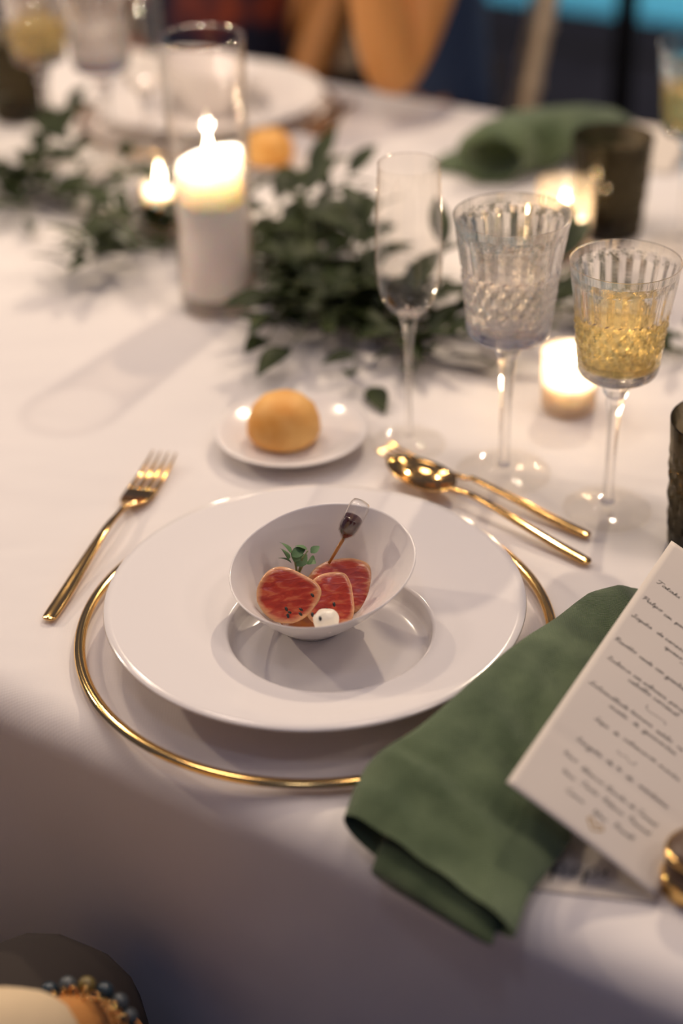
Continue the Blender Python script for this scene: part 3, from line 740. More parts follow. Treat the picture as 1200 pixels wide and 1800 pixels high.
TXT = [[('Tataki', .0068, .0257, .2155), ('de', .0300, .0350, .2155)],
 [('Pulpo', .0045, .0209, .1950), ('con', .0227, .0290, .1938), ('par', .0318, .0385, .1938)],
 [('Sopita', .0056, .0213, .1758), ('de', .0251, .0303, .1758), ('cereza', .0316, .0480, .1758)],
 [('queso', .0342, .0480, .1690)],
 [('Risotto', .0047, .0216, .1491), ('verde', .0241, .0342, .1482), ('con', .0364, .0433, .1482), ('gambas', .0446, .0610, .1478)],
 [('Lubina', .0077, .0254, .1315), ('con', .0275, .0338, .1315), ('sobrasa,', .0351, .0530, .1316), ('pinon', .0550, .0680, .1316)],
 [('cebolla', .0262, .0431, .1258), ('caramel', .0450, .0640, .1258)],
 [('Solomillo', .0068, .0315, .1045), ('de', .0317, .0360, .1048), ('ternera', .0380, .0539, .1052), ('estilo', .0572, .0690, .1047), ('re', .0730, .0775, .1047)],
 [('aceite', .0251, .0384, .0982), ('de', .0428, .0469, .0984), ('guisantes', .0502, .0749, .0985)],
 [('Sopa', .0220, .0319, .0824), ('de', .0358, .0397, .0824), ('calamar', .0429, .0610, .0830), ('con', .0617, .0669, .0834), ('menta', .0692, .0843, .0830)],
 [('Lingote', .0193, .0378, .0600), ('de', .0413, .0458, .0598), ('te', .0488, .0518, .0602), ('de', .0558, .0605, .0592), ('mandarina', .0654, .0862, .0595)],
 [('Vino', .0172, .0273, .0447), ('Blanco', .0310, .0473, .0427), ('Barbi', .0489, .0637, .0421), ('de', .0655, .0700, .0421), ('Torrent', .0720, .0862, .0421)],
 [('Vino', .0224, .0316, .0322), ('Tinto', .0354, .0477, .0330), ('Ribera', .0504, .0659, .0328), ('Pascual', .0689, .0848, .0332)],
 [('Cava', .0303, .0430, .0217), ('blan', .0502, .0598, .0209), ('Rosell', .0636, .0780, .0224)]]
for row in TXT:
    L = []
    for (w, a, b, v) in row: L += strokes(w, a, b, v)
    build('handwriting', ribbon(L, lambda u, v, h: mp_(u, v, h)-MBR, .00019, .00018), M['ink'], sheet)
fl_ = [[(.0450, .1180), (.0445, .1160), (.0470, .1142), (.0530, .1148), (.0590, .1150), (.0600, .1138), (.0592, .1130)], [(.0449, .0722), (.0440, .0712), (.0470, .0705), (.0500, .0722), (.0525, .0702), (.0555, .0704), (.0572, .0722), (.0560, .0728)], [(.0480, .1650), (.0490, .1662), (.0540, .1645), (.0590, .1630), (.0600, .1640)]]
build('flourish', ribbon(fl_, lambda u, v, h: mp_(u, v, h)-MBR, .00018, .00018), M['ink'], sheet)
ht = [[(.0550, .0095), (.0515, .0125), (.0500, .0145), (.0515, .0162), (.0540, .0150), (.0552, .0135), (.0568, .0152), (.0590, .0158), (.0603, .0140), (.0585, .0118), (.0550, .0095)]]
build('gold_heart', ribbon(ht, lambda u, v, h: mp_(u, v, h)-MBR, .00055, .00018), M['goldink'], sheet)

# ------------------------------------------------------------------ green napkins
def napkin_loop(L, R, zl, zr, tl, tr, n=44, seed=0, amp=1.0, tt=0):
    out = []
    for k in range(n):
        a = 2*pi*k/n; c = -cos(a); s = sin(a); w = (c+1)/2
        th = (tl*(1-w)+tr*w)*.5*max(0, 1-abs(c)**3.2)**.5
        p = L.lerp(R, w); zc = (zl+tl/2)*(1-w)+(zr+tr/2)*w
        q = Vector((p.x*9+seed, p.y*9, tt*1.7)); z = zc + (th if s >= 0 else -th)
        if s > 0: z += amp*s*(.0050*noise.noise(q) + .0016*noise.noise(q*3.1) + .0012*sin(w*23+tt*3))
        out.append(Vector((p.x, p.y, max(z, zl*(1-w)+zr*w+.0006))))
    return out
def Pm(u, v):
    p = mp_(u, v); return Vector((p.x, p.y))
def P2(px, py, z): p = at(px, py, z); return Vector((p.x, p.y))
NS = [  # left point, right point, base heights, thicknesses
 (P2(603, 1436, .022), P2(905, 1654, .006), .0055, .001, .030, .017),
 (P2(634, 1365, .028), P2(930, 1580, .008), .0130, .001, .030, .018),
 (P2(668, 1326, .036), P2(965, 1532, .009), .0240, .001, .026, .019),
 (P2(735, 1280, .046), P2(1003, 1480, .010), .0375, .001, .018, .020),
 (P2(830, 1197, .046), Pm(.034, .028), .0375, .001, .017, .020),
 (P2(905, 1133, .045), Pm(.038, .070), .0365, .001, .016, .020),
 (P2(975, 1085, .036), Pm(.042, .110), .0230, .001, .022, .020),
 (P2(1030, 1050, .028), Pm(.044, .150), .0130, .001, .030, .020),
 (P2(1080, 1036, .022), Pm(.044, .182), .0080, .001, .028, .018),
 (P2(1118, 1036, .015), Pm(.040, .205), .0080, .001, .014, .012)]
def refine(S, n=5):
    a = catmull([(s[0].x, s[0].y, s[2]) for s in S], n); b = catmull([(s[1].x, s[1].y, s[3]) for s in S], n); c = catmull([(s[4], s[5], 0) for s in S], n)
    return [(Vector((p.x, p.y)), Vector((q.x, q.y)), p.z, max(q.z, .001), t.x, t.y) for p, q, t in zip(a, b, c)]
NR = refine(NS)
nap = thing('linen_napkin', 'folded green linen napkin hanging over the near table edge under the menu', 'napkin', (.05, .70, TZ), 0, 'green linen napkins')
nl = Vector(nap.location)
T_ = TZ*Vector((0, 0, 1))
loops = [[p+T_-nl for p in napkin_loop(L, R, zl, zr, tl, tr, tt=i*.2)] for i, (L, R, zl, zr, tl, tr) in enumerate(NR)]
Vn, Fn = loft(loops, cap=False)
n_ = 44; Fn.append([(len(loops)-1)*n_+k for k in range(n_)])
build('upper_fold', (Vn, Fn), M['napkin'], nap)
e = (NR[0][0]-NR[3][0]).normalized()
inn = []
for i, (L, R, zl, zr, tl, tr) in enumerate([(NR[0][0]+e*.013, NR[0][1]+e*.010, .002, .001, .022, .011)]+NR[:8]):
    a, b = L.lerp(R, .21), L.lerp(R, .90)
    inn.append([p+T_-nl for p in napkin_loop(a, b, max(zl*.62, .001), .001, tl*.52, tr*.55, seed=4, amp=.3, tt=i*.3)])
build('lower_fold', loft(inn), M['napkin'], nap)

# far napkin
fb = at(900, 290, 0)
nap2 = thing('linen_napkin', 'crumpled green linen napkin on the far side, with a looped fold', 'napkin', (fb.x, fb.y, TZ), 0, 'green linen napkins')
def fat_loop(c, ax, rx, rz, n=28, seed=0):
    s = Vector((ax.y, -ax.x, 0)).normalized()
    out = []
    for k in range(n):
        a = 2*pi*k/n; w = 1+.16*noise.noise(Vector((cos(a)*1.4+seed, sin(a)*1.4, seed*.7)))
        p = c + s*rx*cos(a)*w + Vector((0, 0, rz*sin(a)*w)); p.z = max(p.z, TZ+.001); out.append(p-Vector((fb.x, fb.y, TZ)))
    return out
def stations(S, seed, front=()):
    C_ = [at(x, y, z) for x, y, z, a, b in S]; out = []
    for i, (x, y, z, a, b) in enumerate(S):
        out.append(fat_loop(C_[i], Vector((.10, .99, 0)) if i in front else C_[min(i+1, len(C_)-1)]-C_[max(i-1, 0)], a, b, seed=seed+i*.3))
    return out
build('flat_fold', loft(stations([(766, 290, .006, .010, .005), (800, 286, .006, .034, .005), (850, 282, .006, .044, .005), (905, 284, .006, .040, .005), (960, 282, .006, .026, .005), (985, 280, .004, .008, .003)], 0)), M['napkin'], nap2)
mouth = [(862, 280, .031, .038, .030), (872, 270, .034, .041, .033), (892, 256, .036, .042, .034), (928, 244, .036, .046, .032), (975, 232, .036, .040, .030), (1030, 224, .034, .036, .026), (1080, 221, .027, .028, .019), (1112, 225, .018, .012, .009)]
inner = [(880, 250, .034, .014, .010), (876, 262, .034, .026, .020), (872, 270, .033, .029, .023), (868, 276, .032, .031, .024), (863, 281, .031, .033, .025)]
build('rolled_fold', loft(stations(inner, 3.0, (0, 1, 2, 3, 4))+stations(mouth, 3.0, (0, 1, 2))), M['napkin'], nap2)

# ------------------------------------------------------------------ place card and trinket box
cpts = [at(1150, 1588, .001), at(1000, 1572, .001)]
pcard = thing('place_card', 'small white place card with dark script lying under the menu', 'card', (cpts[0].x, cpts[0].y, TZ+.0010))
dx = Vector((cpts[1].x-cpts[0].x, cpts[1].y-cpts[0].y, 0)).normalized(); dy = Vector((dx.y, -dx.x, 0))
if dy.y < 0: dy = -dy
V, F = box(0, .068, 0, .040, .0, .0011)
V = [dx*p.x + dy*p.y + Vector((0, 0, p.z)) for p in V]
csheet = build('card_sheet', (V, F), M['paper'], pcard, smooth=False)
def psurf(u, v, h): return dx*(.066-u) + dy*v + Vector((0, 0, .0011+h))
build('handwriting', ribbon(strokes('pepi', .006, .040, .018, .008), psurf, .00036, .0003), M['ink'], csheet)
gb = at(1238, 1562, 0)
tb = thing('trinket_box', 'small dark brown oval box with gold trim at the right edge', 'box', (gb.x, gb.y, TZ+.0012))
sc = Matrix.Diagonal((1.0, .8, 1, 1))
build('gold_base', xf(lathe([(0, 0), (.0250, 0), (.0265, .002), (.0255, .006), (.0262, .010), (.0250, .0125), (0, .0125)], 40), sc), M['goldrim'], tb)
build('brown_body', xf(lathe([(0, .0125), (.0240, .0125), (.0246, .016), (.0240, .026), (0, .026)], 40), sc), M['brown'], tb)
build('gold_lid_trim', xf(lathe([(.0225, .026), (.0250, .0262), (.0256, .028), (.0250, .0300), (.0228, .0302)], 40), sc), M['goldrim'], tb)
build('lid', xf(lathe([(0, .026), (.0232, .026), (.0234, .0305), (.018, .0325), (0, .0335)], 40), sc), M['brown'], tb)

# ------------------------------------------------------------------ leafy garland
gpts = [at(-120, 300), at(0, 345), at(130, 370), at(240, 420), at(345, 455), at(460, 478), at(540, 530), at(620, 578), at(700, 590), at(790, 575), at(900, 570), at(1010, 560), at(1130, 600), at(1230, 640), at(1330, 690)]
gpath = catmull([(p.x, p.y, TZ+.008) for p in gpts], 6)
gar = thing('leaf_garland', 'dark green leafy garland running along the middle of the table', 'garland', (gpath[40].x, gpath[40].y, TZ))
gl = Vector(gar.location)
build('main_stem', tube([p-gl+Vector((0, 0, .004*sin(i*.9))) for i, p in enumerate(gpath)], .0022, 7), M['stemwood'], gar)
LM = []
for (L, Wd, cu) in ((.058, .025, .22), (.048, .019, .30), (.064, .022, .15)):
    v, f = leaf_mesh(L, Wd, cu, .22); me = bpy.data.meshes.new('leaf'); me.from_pydata([tuple(p) for p in v], [], f)
    me.polygons.foreach_set('use_smooth', [True]*len(me.polygons)); me.materials.append(M['leaf']); LM.append(me)
rg = random.Random(21); nleaf = 0
def add_leaf(p, az, el, roll, k, s, par=None):
    global nleaf
    o = bpy.data.objects.new('leaf', LM[k]); COL.objects.link(o); o.parent = par or gar
    o.location = p-gl; o.rotation_euler = (roll, -el, az); o.scale = (s, s, s); nleaf += 1
def sprig(base, az, el, L, nl, s=1.0):
    P = []; p = Vector(base); d = el
    for i in range(8):
        P.append(p.copy()); p = p + Vector((cos(az)*cos(d), sin(az)*cos(d), sin(d)))*(L/7)
        d -= .11; az += rg.uniform(-.10, .10)
        if p.z < TZ+.006: p.z = TZ+.006; d = max(d, .05)
    st_o = build('stem', tube([q-gl for q in P], [.0013-.0001*i for i in range(8)], 5), M['stemwood'], gar)
    for i in range(nl):
        t = (i+1)/nl*7; j = min(6, int(t)); q = P[j].lerp(P[j+1], min(1, t-j)) if j < 7 else P[-1]
        side = 1 if i % 2 else -1
        q = q + Vector((0, 0, .001)); e_ = rg.uniform(-.1, .7)
        if q.z < TZ+.018: e_ = rg.uniform(.12, .8)
        add_leaf(q, az+side*rg.uniform(.5, 1.15) if i < nl-1 else az, e_, rg.uniform(-.6, .6), rg.choice((0, 0, 1, 2)), s*rg.uniform(.8, 1.15), st_o)
def gp(t): i = max(0, min(len(gpath)-2, int(t*(len(gpath)-1)))); return gpath[i], (gpath[i+1]-gpath[i])
spots = [(.05, 3), (.09, 3), (.13, 3), (.17, 3), (.21, 3), (.25, 3), (.29, 3), (.36, 4), (.39, 5), (.42, 5), (.45, 5), (.48, 5), (.51, 5), (.54, 4), (.58, 2), (.64, 2), (.70, 2), (.77, 2), (.83, 3), (.87, 3)]
VXY = Vector((VB.x, VB.y))
def clear_of_vase(b):
    d = Vector((b.x, b.y))-VXY
    if d.length < .075: d = d.normalized()*.075; b = Vector((VXY.x+d.x, VXY.y+d.y, b.z))
    return b
for t, n in spots:
    for k in range(n):
        b, d = gp(t+rg.uniform(-.015, .015)); az = atan2(d.y, d.x)
        b = clear_of_vase(b+Vector((rg.uniform(-.022, .022), rg.uniform(-.028, .028), rg.uniform(0, .014))))
        a2 = az+rg.choice((-1, 1))*rg.uniform(.15, 1.2)+(pi if rg.random() < .35 else 0)
        tv = VXY-Vector((b.x, b.y))
        if tv.length < .16 and Vector((cos(a2), sin(a2))).dot(tv.normalized()) > .45: a2 += pi
        if nleaf < 212: sprig(b, a2, rg.uniform(.15, .80), rg.uniform(.055, .105), 4, rg.uniform(.75, 1.0))
for (px, py, z, az, el, L) in [(500, 440, .02, .9, .75, .12), (545, 470, .02, 1.5, .8, .11), (610, 500, .02, 1.3, .8, .09), (650, 520, .02, 1.7, .9, .09), (690, 540, .02, .7, .75, .12), (470, 400, .02, 1.2, .6, .10), (700, 595, .02, -.3, .35, .09), (280, 440, .015, -2.6, .35, .10), (240, 420, .02, -2.0, .5, .10), (150, 330, .02, 1.9, .7, .11), (60, 320, .02, 1.2, .8, .12), (980, 560, .02, 1.5, .6, .10), (770, 560, .02, .3, .4, .10)]:
    sprig(at(px, py, z), az, el, L, 6, 1.0)
# the tangle of smaller leaves underneath, too dense to pick apart
TV, TF = [], []
for k in range(330):
    t = rg.choice((rg.uniform(.02, .92), rg.uniform(.345, .56), rg.uniform(.36, .52)))
    b, d = gp(t); b = clear_of_vase(b+Vector((rg.gauss(0, .020), rg.gauss(0, .024), rg.uniform(.001, .028))))
    s_ = rg.uniform(.55, .95); m4 = Matrix.Translation(b-gl) @ Matrix.Rotation(rg.uniform(0, 6.28), 4, 'Z') @ Matrix.Rotation(-rg.uniform(.0, .6), 4, 'Y') @ Matrix.Rotation(rg.uniform(-.6, .6), 4, 'X') @ Matrix.Scale(s_, 4)
    v, f = leaf_mesh(.042, .018, .2, .22, 4); o0 = len(TV); TV += [m4 @ p for p in v]; TF += [[i+o0 for i in q] for q in f]
tg = build('leaf_tangle', (TV, TF), M['leaf'], gar); tg['kind'] = 'stuff'
# the sprigs that stand out in the picture
sl = build('fallen_leaf', leaf_mesh(.050, .021, .12, .2), M['leaf']); p = at(652, 680, .004); sl.location = p; q = at(690, 755, .004); sl.rotation_euler = (.15, -.06, atan2(q.y-p.y, q.x-p.x))
tag(sl, 'single dark leaf fallen on the cloth beside the bread plate', 'leaf')

# ------------------------------------------------------------------ far settings
OC = at(367, 168, .030)
dup(ch1, (OC.x, OC.y, TZ+.0015), None, 'clear glass charger with gold rim under the far dinner plate')
dup(pl1, (OC.x, OC.y, TZ+.0052), None, 'wide-rimmed white dinner plate across the table behind the candle vase')
dup(bw1, (OC.x+.002, OC.y-.010, BZ), 2.6, 'small white slant-rimmed bowl on the far dinner plate')
p = at(492, 290); dup(bp1, (p.x, p.y, TZ+.0012), None, 'white bread plate across the table beside the candle vase')
p2 = at(472, 284, .01); dup_r = br1.copy(); COL.objects.link(dup_r); dup_r.location = (p2.x, p2.y, TZ+.0094); dup_r.rotation_euler = (0, 0, 1.9); dup_r['label'] = 'round golden bread roll across the table beside the candle vase'
dup(gy, G(92, 282), .7, 'cut-crystal goblet of white wine in the far left corner')
dup(gw, G(198, 305), .3, 'large cut-crystal goblet in the far left corner beside the wine')
dup(f1, G(270, 345), None, 'champagne flute standing far left behind the candle vase')
p = at(38, 206); dup(tm1, (p.x, p.y, TZ+.0012), None, 'smoked cut-glass tumbler at the far left edge')
dup(gy, G(1196, 430), 1.2, 'cut-crystal goblet of amber wine at the upper right edge')
p = at(1066, 408); dup(tm1, (p.x, p.y, TZ+.0012), None, 'smoked cut-glass tumbler behind the crystal goblets')
for (x0, y0, x1, y1, lb) in [(535, 235, 600, 178, 'gold fork lying nearest the far dinner plate'), (560, 232, 622, 180, 'gold fork lying farther right of the far dinner plate')]:
    e0, e1 = at(x1, y1, .003), at(x0, y0, .006); rz, L = lay(e0, e1)
    make_fork(lb, min(L, .215), (e0.x, e0.y, TZ+.0012), rz, 'gold cutlery')
e0, e1 = at(112, 165, .003), at(190, 176, .003)
cp = at(1075, 300, 0)
fc = build('folded_card', loft([[Vector((x, y, z)) for x, y, z in ((-.05, -.02, .001), (.05, -.02, .001), (.05, -.0194, .0016), (-.05, -.0194, .0016))], [Vector((x, y, z)) for x, y, z in ((-.05, .05, .030), (.05, .05, .030), (.05, .05, .0307), (-.05, .05, .0307))], [Vector((x, y, z)) for x, y, z in ((-.05, .11, .002), (.05, .11, .002), (.05, .1105, .0027), (-.05, .1105, .0027))]]), M['paper'], smooth=False)
fc.location = (cp.x+.03, cp.y+.02, TZ+.0012); fc.rotation_euler = (0, 0, -.5); tag(fc, 'pale cream card resting beside the far green napkin', 'card')

# ------------------------------------------------------------------ chairs
def ringed(path, r, nring=4):
    """a turned bamboo-style bar"""
    a, b = Vector(path[0]), Vector(path[-1]); P, Rr = [], []; n = nring*8
    for i in range(n+1):
        t = i/n; P.append(a.lerp(b, t)); k = (t*nring) % 1
        Rr.append(r*(1.28 if abs(k-.5) < .07 else 1.0))
    return tube(P, Rr, 10)
def make_chair(label, loc, rz):
    t = thing('banquet_chair', label, 'chair', loc, rz, 'pale wooden banquet chairs')
    w, d, hs, hb = .19, .19, .44, .92
    for s in (-1, 1):
        build('leg', ringed([(s*w, d, 0), (s*w, d, hs)], .0125, 4), M['chair'], t)
        lg = ringed([(s*w, -d-.015, 0), (s*w, -d, hs)], .0125, 4); up = ringed([(s*w, -d, hs), (s*w, -d-.07, hb)], .0125, 6)
        build('back_post', join(lg, up), M['chair'], t)
        build('side_stretcher', ringed([(s*w, -d-.01, .16), (s*w, d, .16)], .008, 3), M['chair'], t)
    for z, k in ((hb-.01, .068), (hb-.10, .056), (.56, .020)):
        build('back_rail', ringed([(-w, -d-k, z), (w, -d-k, z)], .010, 4), M['chair'], t)
    for i in range(5):
        x = -w*.66+w*.33*i; build('spindle', ringed([(x, -d-.020, .56), (x, -d-.056, hb-.10)], .0065, 4), M['chair'], t)
    build('front_stretcher', ringed([(-w, d, .20), (w, d, .20)], .008, 3), M['chair'], t)
    build('seat', loft([[Vector((x*k, y*k, z)) for x, y in ((-w-.012, -d-.012), (w+.012, -d-.012), (w+.012, d+.02), (-w-.012, d+.02))] for k, z in ((.97, hs-.012), (1, hs-.008), (1, hs+.012), (.97, hs+.016))]), M['chair'], t, smooth=False)
    build('cushion', loft([[Vector((x*k, y*k, z)) for x, y in ((-w*.95, -d*.9), (w*.95, -d*.9), (w*.95, d), (-w*.95, d))] for k, z in ((.94, hs+.016), (1, hs+.024), (1, hs+.036), (.90, hs+.046))]), M['cushion'], t)
    return t
# ------------------------------------------------------------------ people
def skin(name, J, E, parent, m, sub=2):
    """J: name -> (point, radius or (rx, ry)); one continuous skinned surface rooted at 'pelvis' or the first joint"""
    ks = list(J); me = bpy.data.meshes.new(name)
    me.from_pydata([tuple(J[k][0]) for k in ks], [(ks.index(a), ks.index(b)) for a, b in E], [])
    o = bpy.data.objects.new(name, me); COL.objects.link(o)
    md = o.modifiers.new('s', 'SKIN'); md.use_smooth_shade = True
    ms = o.modifiers.new('u', 'SUBSURF'); ms.levels = sub; ms.render_levels = sub
    if not me.skin_vertices: 
        bpy.context.view_layer.update()
    for i, k in enumerate(ks):
        r = J[k][1]; r = (r, r) if not isinstance(r, tuple) else r
        me.skin_vertices[0].data[i].radius = r
        me.skin_vertices[0].data[i].use_root = (i == 0)
    bpy.context.view_layer.update(); dg = bpy.context.evaluated_depsgraph_get()
    nm = bpy.data.meshes.new_from_object(o.evaluated_get(dg)); bpy.data.objects.remove(o)
    nm.name = name; nm.materials.clear(); nm.polygons.foreach_set('use_smooth', [True]*len(nm.polygons))
    return link(name, nm, m, parent)
def hand(J, E, tagn, wr, d, up, s=1.0, curl=.5):
    """palm and five bent fingers growing from the wrist point; d points along the hand, up is its back"""
    d = d.normalized(); side = d.cross(up).normalized(); up = side.cross(d)
    J[tagn+'palm'] = (wr+d*.05*s, (.030*s, .017*s)); J[tagn+'knuckle'] = (wr+d*.085*s, (.032*s, .014*s))
    E += [(tagn+'wrist', tagn+'palm'), (tagn+'palm', tagn+'knuckle')]
    for i, (o, L) in enumerate(((-.028, .072), (-.010, .084), (.010, .080), (.027, .062))):
        b = wr+d*.092*s+side*o*s; pr = tagn+'knuckle'; a = .12
        for k, fr in enumerate((.05, .45, .32, .23)):
            dd = d*cos(a)-up*sin(a); b = b+dd*L*fr*s; a += curl*(.5 if k else .3)
            n = '%sf%d_%d' % (tagn, i, k); J[n] = (b, (.0085-.0007*k)*s); E.append((pr, n)); pr = n
    b = wr+d*.035*s-side*.028*s; pr = tagn+'palm'; td = (d*.75-side*.62-up*.18).normalized()
    for k, L in enumerate((.012, .034, .028)):
        b = b+td*L*s; td = (td+d*.25).normalized(); n = '%st_%d' % (tagn, k); J[n] = (b, (.0110-.0012*k)*s); E.append((pr, n)); pr = n
def person(label, loc, rz, pose, shirt, legs, sleeve=.5, cover_arms=True):
    """seated figure, local +y is forward, origin on the floor under the pelvis"""
    t = thing('person', label, 'person', loc, rz)
    J = {'pelvis': (Vector((0, 0, .535)), (.135, .105)), 'waist': (Vector((0, .01+pose.get('lean', 0)*.3, .70)), (.120, .085)), 'chest': (Vector((0, .02+pose.get('lean', 0)*.8, .93)), (.140, .095)), 'collar': (Vector((0, .02+pose.get('lean', 0), 1.04)), (.09, .06)),
         'neck': (Vector((0, .03+pose.get('lean', 0), 1.12)), .045), 'skull': (Vector((0, .045+pose.get('lean', 0), 1.21)), (.072, .082)), 'crown': (Vector((0, .03+pose.get('lean', 0), 1.29)), (.070, .084)), 'nose': (Vector((0, .135+pose.get('lean', 0), 1.225)), .010)}
    E = [('pelvis', 'waist'), ('waist', 'chest'), ('chest', 'collar'), ('collar', 'neck'), ('neck', 'skull'), ('skull', 'crown'), ('skull', 'nose')]
    for s, k in ((-1, 'r'), (1, 'l')):
        s = -s
        kn = pose.get('knee_'+k, Vector((s*.12, .44, .53)))
        J.update({k+'hip': (Vector((s*.095, .03, .53)), .088), k+'thigh': (Vector((s*.095, .03, .53)).lerp(kn, .5), .078), k+'knee': (kn, .060), k+'calf': (kn+Vector((0, -.005, -.20)), .054), k+'ankle': (kn+Vector((0, -.02, -.45)), .038), k+'toe': (kn+Vector((s*.02, .13, -.485)), (.042, .028))})
        E += [('pelvis', k+'hip'), (k+'hip', k+'thigh'), (k+'thigh', k+'knee'), (k+'knee', k+'calf'), (k+'calf', k+'ankle'), (k+'ankle', k+'toe')]
        sh, el, wr, hd, hu = pose['arm_'+k]
        J.update({k+'shoulder': (sh, .058), k+'upper': (sh.lerp(el, .5), .046), k+'elbow': (el, .040), k+'fore': (el.lerp(wr, .35), .039), k+'wrist': (wr, (.026, .022))})
        E += [('collar', k+'shoulder'), (k+'shoulder', k+'upper'), (k+'upper', k+'elbow'), (k+'elbow', k+'fore'), (k+'fore', k+'wrist')]
        hand(J, E, k, wr, hd, hu)
    skin('body', J, E, t, M['skin'])
    C = {}; CE = []
    for k in ('pelvis', 'waist', 'chest', 'collar'):
        r = J[k][1]; C[k] = (J[k][0], (r[0]*1.10, r[1]*1.14))
    CE = [('pelvis', 'waist'), ('waist', 'chest'), ('chest', 'collar')]
    for k in ('r', 'l'):
        sh, el = J[k+'shoulder'][0], J[k+'elbow'][0]
        C[k+'sh'] = (sh, .070); CE.append(('collar', k+'sh'))
        if sleeve > 0: C[k+'sl'] = (sh.lerp(el, sleeve), .060); CE.append((k+'sh', k+'sl'))
        if sleeve >= 1:
            C[k+'cf'] = (el.lerp(J[k+'wrist'][0], .95), .036); CE.append((k+'sl', k+'cf'))
    skin('top_garment', C, CE, t, shirt)
    C = {'pelvis': (J['pelvis'][0], (.150, .118))}; CE = []
    for k in ('r', 'l'):
        for j in ('hip', 'thigh', 'knee', 'calf'):
            C[k+j] = (J[k+j][0], J[k+j][1]*1.12)
        C[k+'hem'] = (J[k+'ankle'][0]+Vector((0, 0, .03)), .058)
        CE += [('pelvis', k+'hip'), (k+'hip', k+'thigh'), (k+'thigh', k+'knee'), (k+'knee', k+'calf'), (k+'calf', k+'hem')]
    skin('lower_garment', C, CE, t, legs)
    L = pose.get('lean', 0)
    V, F = lathe([(0, -.10), (.050, -.092), (.080, -.05), (.088, .01), (.078, .060), (.045, .090), (0, .100)], 28)
    V = [Vector((p.x, p.y*1.12-.028-(.03 if p.z < -.02 else 0)*(1 if p.y < 0 else 2.6), p.z)) for p in V]
    hr = build('hair', (V, F), M['hair'], t); hr.location = (0, .02+L, 1.275)
    for s in (-1, 1):
        build('ear', blob((0, 0, 0), .010, .018, .030, 10, 8), M['skin'], t).location = (s*.084, .03+L, 1.225)
        build('eye', blob((0, 0, 0), .012, .008, .007, 10, 8), M['hair'], t).location = (s*.032, .118+L, 1.245)
    build('mouth', blob((0, 0, 0), .022, .007, .006, 12, 8), M['dress'], t).location = (0, .116+L, 1.175)
    return t
def to_local(p, loc, rz):
    q = Vector((p.x-loc[0], p.y-loc[1], p.z)); c, s = cos(-rz), sin(-rz)
    return Vector((q.x*c-q.y*s, q.x*s+q.y*c, q.z))
# companion in the navy shirt, elbow on the far table edge, turned to the left
bl, br = (.165, 2.45, 0), radians(86)
el = to_local(at(690, 152, .046), bl, br)
make_chair('pale turned wooden chair behind the person in navy', (.078, 2.462, 0), radians(82.7))
person('person in a short-sleeved navy shirt resting one elbow on the far table edge', bl, br, {'lean': .03,
       'arm_l': (to_local(at(690, 152, .046)+Vector((.10, .17, .235)), bl, br), el, el+to_local(Vector((bl[0]-.045, bl[1]+.015, .25)), bl, br), to_local(Vector((bl[0]-.2, bl[1], .9)), bl, br), to_local(Vector((bl[0]+.9, bl[1]-.3, .2)), bl, br)),
       'knee_l': to_local(Vector((.16, 2.05, .53)), bl, br), 'knee_r': to_local(Vector((-.01, 2.13, .53)), bl, br),
       'arm_r': (Vector((.17, .05, 1.03)), Vector((.23, .14, .78)), Vector((.14, .34, .64)), Vector((-.2, 1, -.1)), Vector((0, .1, 1)))},
       M['navy'], M['trouser'], .62)
# companion in the floral dress
al, ar = (-.18, 2.68, 0), radians(172)
make_chair('pale turned wooden chair behind the person in the floral dress', (al[0], al[1]+.03, 0), ar)
person('person in a sleeveless dark floral dress sitting beyond the far plate', al, ar, {'lean': .05,
       'arm_l': (Vector((-.17, .07, 1.02)), Vector((-.21, .06, .77)), Vector((-.14, .20, .58)), Vector((.2, 1, -.3)), Vector((0, .1, 1))),
       'arm_r': (Vector((.17, .07, 1.02)), Vector((.255, .06, .75)), Vector((.16, .20, .58)), Vector((-.2, 1, -.3)), Vector((0, .1, 1)))},
       M['dress'], M['dress'], 0)
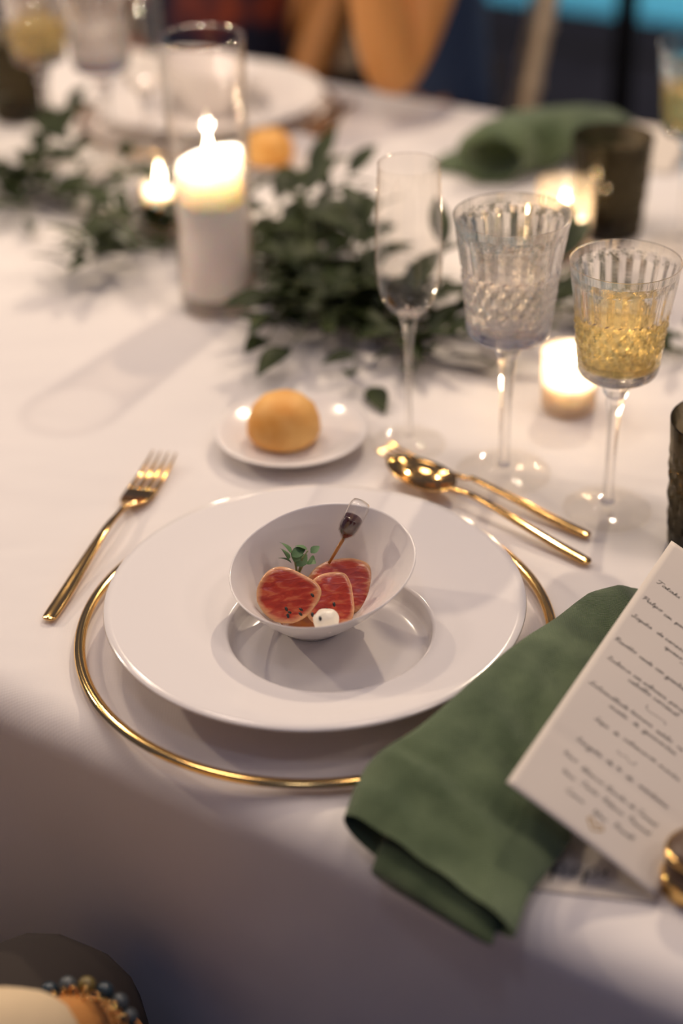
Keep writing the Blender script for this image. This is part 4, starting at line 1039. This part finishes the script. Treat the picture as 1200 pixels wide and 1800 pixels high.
# the near guest, mostly outside the frame at the lower left
gl_, gr_ = (-.46, .42, 0), -TA-.12
wr = to_local(at(128, 1822, -.10), gl_, gr_)
fwd = to_local(Vector((gl_[0]+.05, gl_[1]+.70, -.75)), gl_, gr_)
guest = person('near guest in dark trousers and cream sleeve, hand resting on the lap', gl_, gr_, {'lean': -.02,
       'arm_r': (Vector((.18, .0, 1.02)), wr+Vector((.03, -.20, .15)), wr, fwd, Vector((0, .5, .8))),
       'knee_r': to_local(Vector((-.195, .752, .603)), gl_, gr_), 'knee_l': to_local(Vector((-.40, .86, .55)), gl_, gr_),
       'arm_l': (Vector((-.18, .0, 1.02)), Vector((-.25, .00, .76)), Vector((-.20, .14, .65)), Vector((.2, 1, -.1)), Vector((0, .1, 1)))},
       M['sleeve'], M['trouser'], 1.0)
make_chair('pale turned wooden chair under the near guest', (gl_[0], gl_[1], 0), gr_)
# bracelets on the near guest's wrist
wc = at(128, 1824, -.10); fd = Vector((.03, .80, -.60)).normalized(); sd_ = fd.cross(Vector((0, 0, 1))).normalized(); ud = sd_.cross(fd)
bb = thing('beaded_bracelet', 'grey and teal stone bead bracelet on the near guest wrist', 'bracelet', wc)
bme = {}
for k in ('bead', 'beadblue', 'beadgold'):
    v, f = blob((0, 0, 0), .0056, .0056, .0056, 12, 8); me = bpy.data.meshes.new('bead'); me.from_pydata([tuple(p) for p in v], [], f); me.polygons.foreach_set('use_smooth', [True]*len(f)); me.materials.append(M[k]); bme[k] = me
for i in range(18):
    a = 2*pi*i/18; o = bpy.data.objects.new('bead', bme['beadgold' if i == 4 else ('beadblue' if i % 3 == 0 else 'bead')]); COL.objects.link(o); o.parent = bb
    o.location = fd*.012 + sd_*.034*cos(a) + ud*.029*sin(a)
cb = thing('chain_bracelet', 'thin gold chain bracelet beside the stone beads', 'bracelet', wc)
ring = [(.0046*cos(2*pi*k/16), .0030*sin(2*pi*k/16), 0) for k in range(17)]
v, f = tube(ring, .0007, 6, cap=False); me = bpy.data.meshes.new('link'); me.from_pydata([tuple(p) for p in v], [], f); me.polygons.foreach_set('use_smooth', [True]*len(f)); me.materials.append(M['gold'])
for i in range(32):
    a = 2*pi*i/32; o = bpy.data.objects.new('chain_link', me); COL.objects.link(o); o.parent = cb
    o.location = fd*.001 + sd_*.0315*cos(a) + ud*.0265*sin(a); o.rotation_euler = (random.uniform(0, 3), random.uniform(0, 3), a)
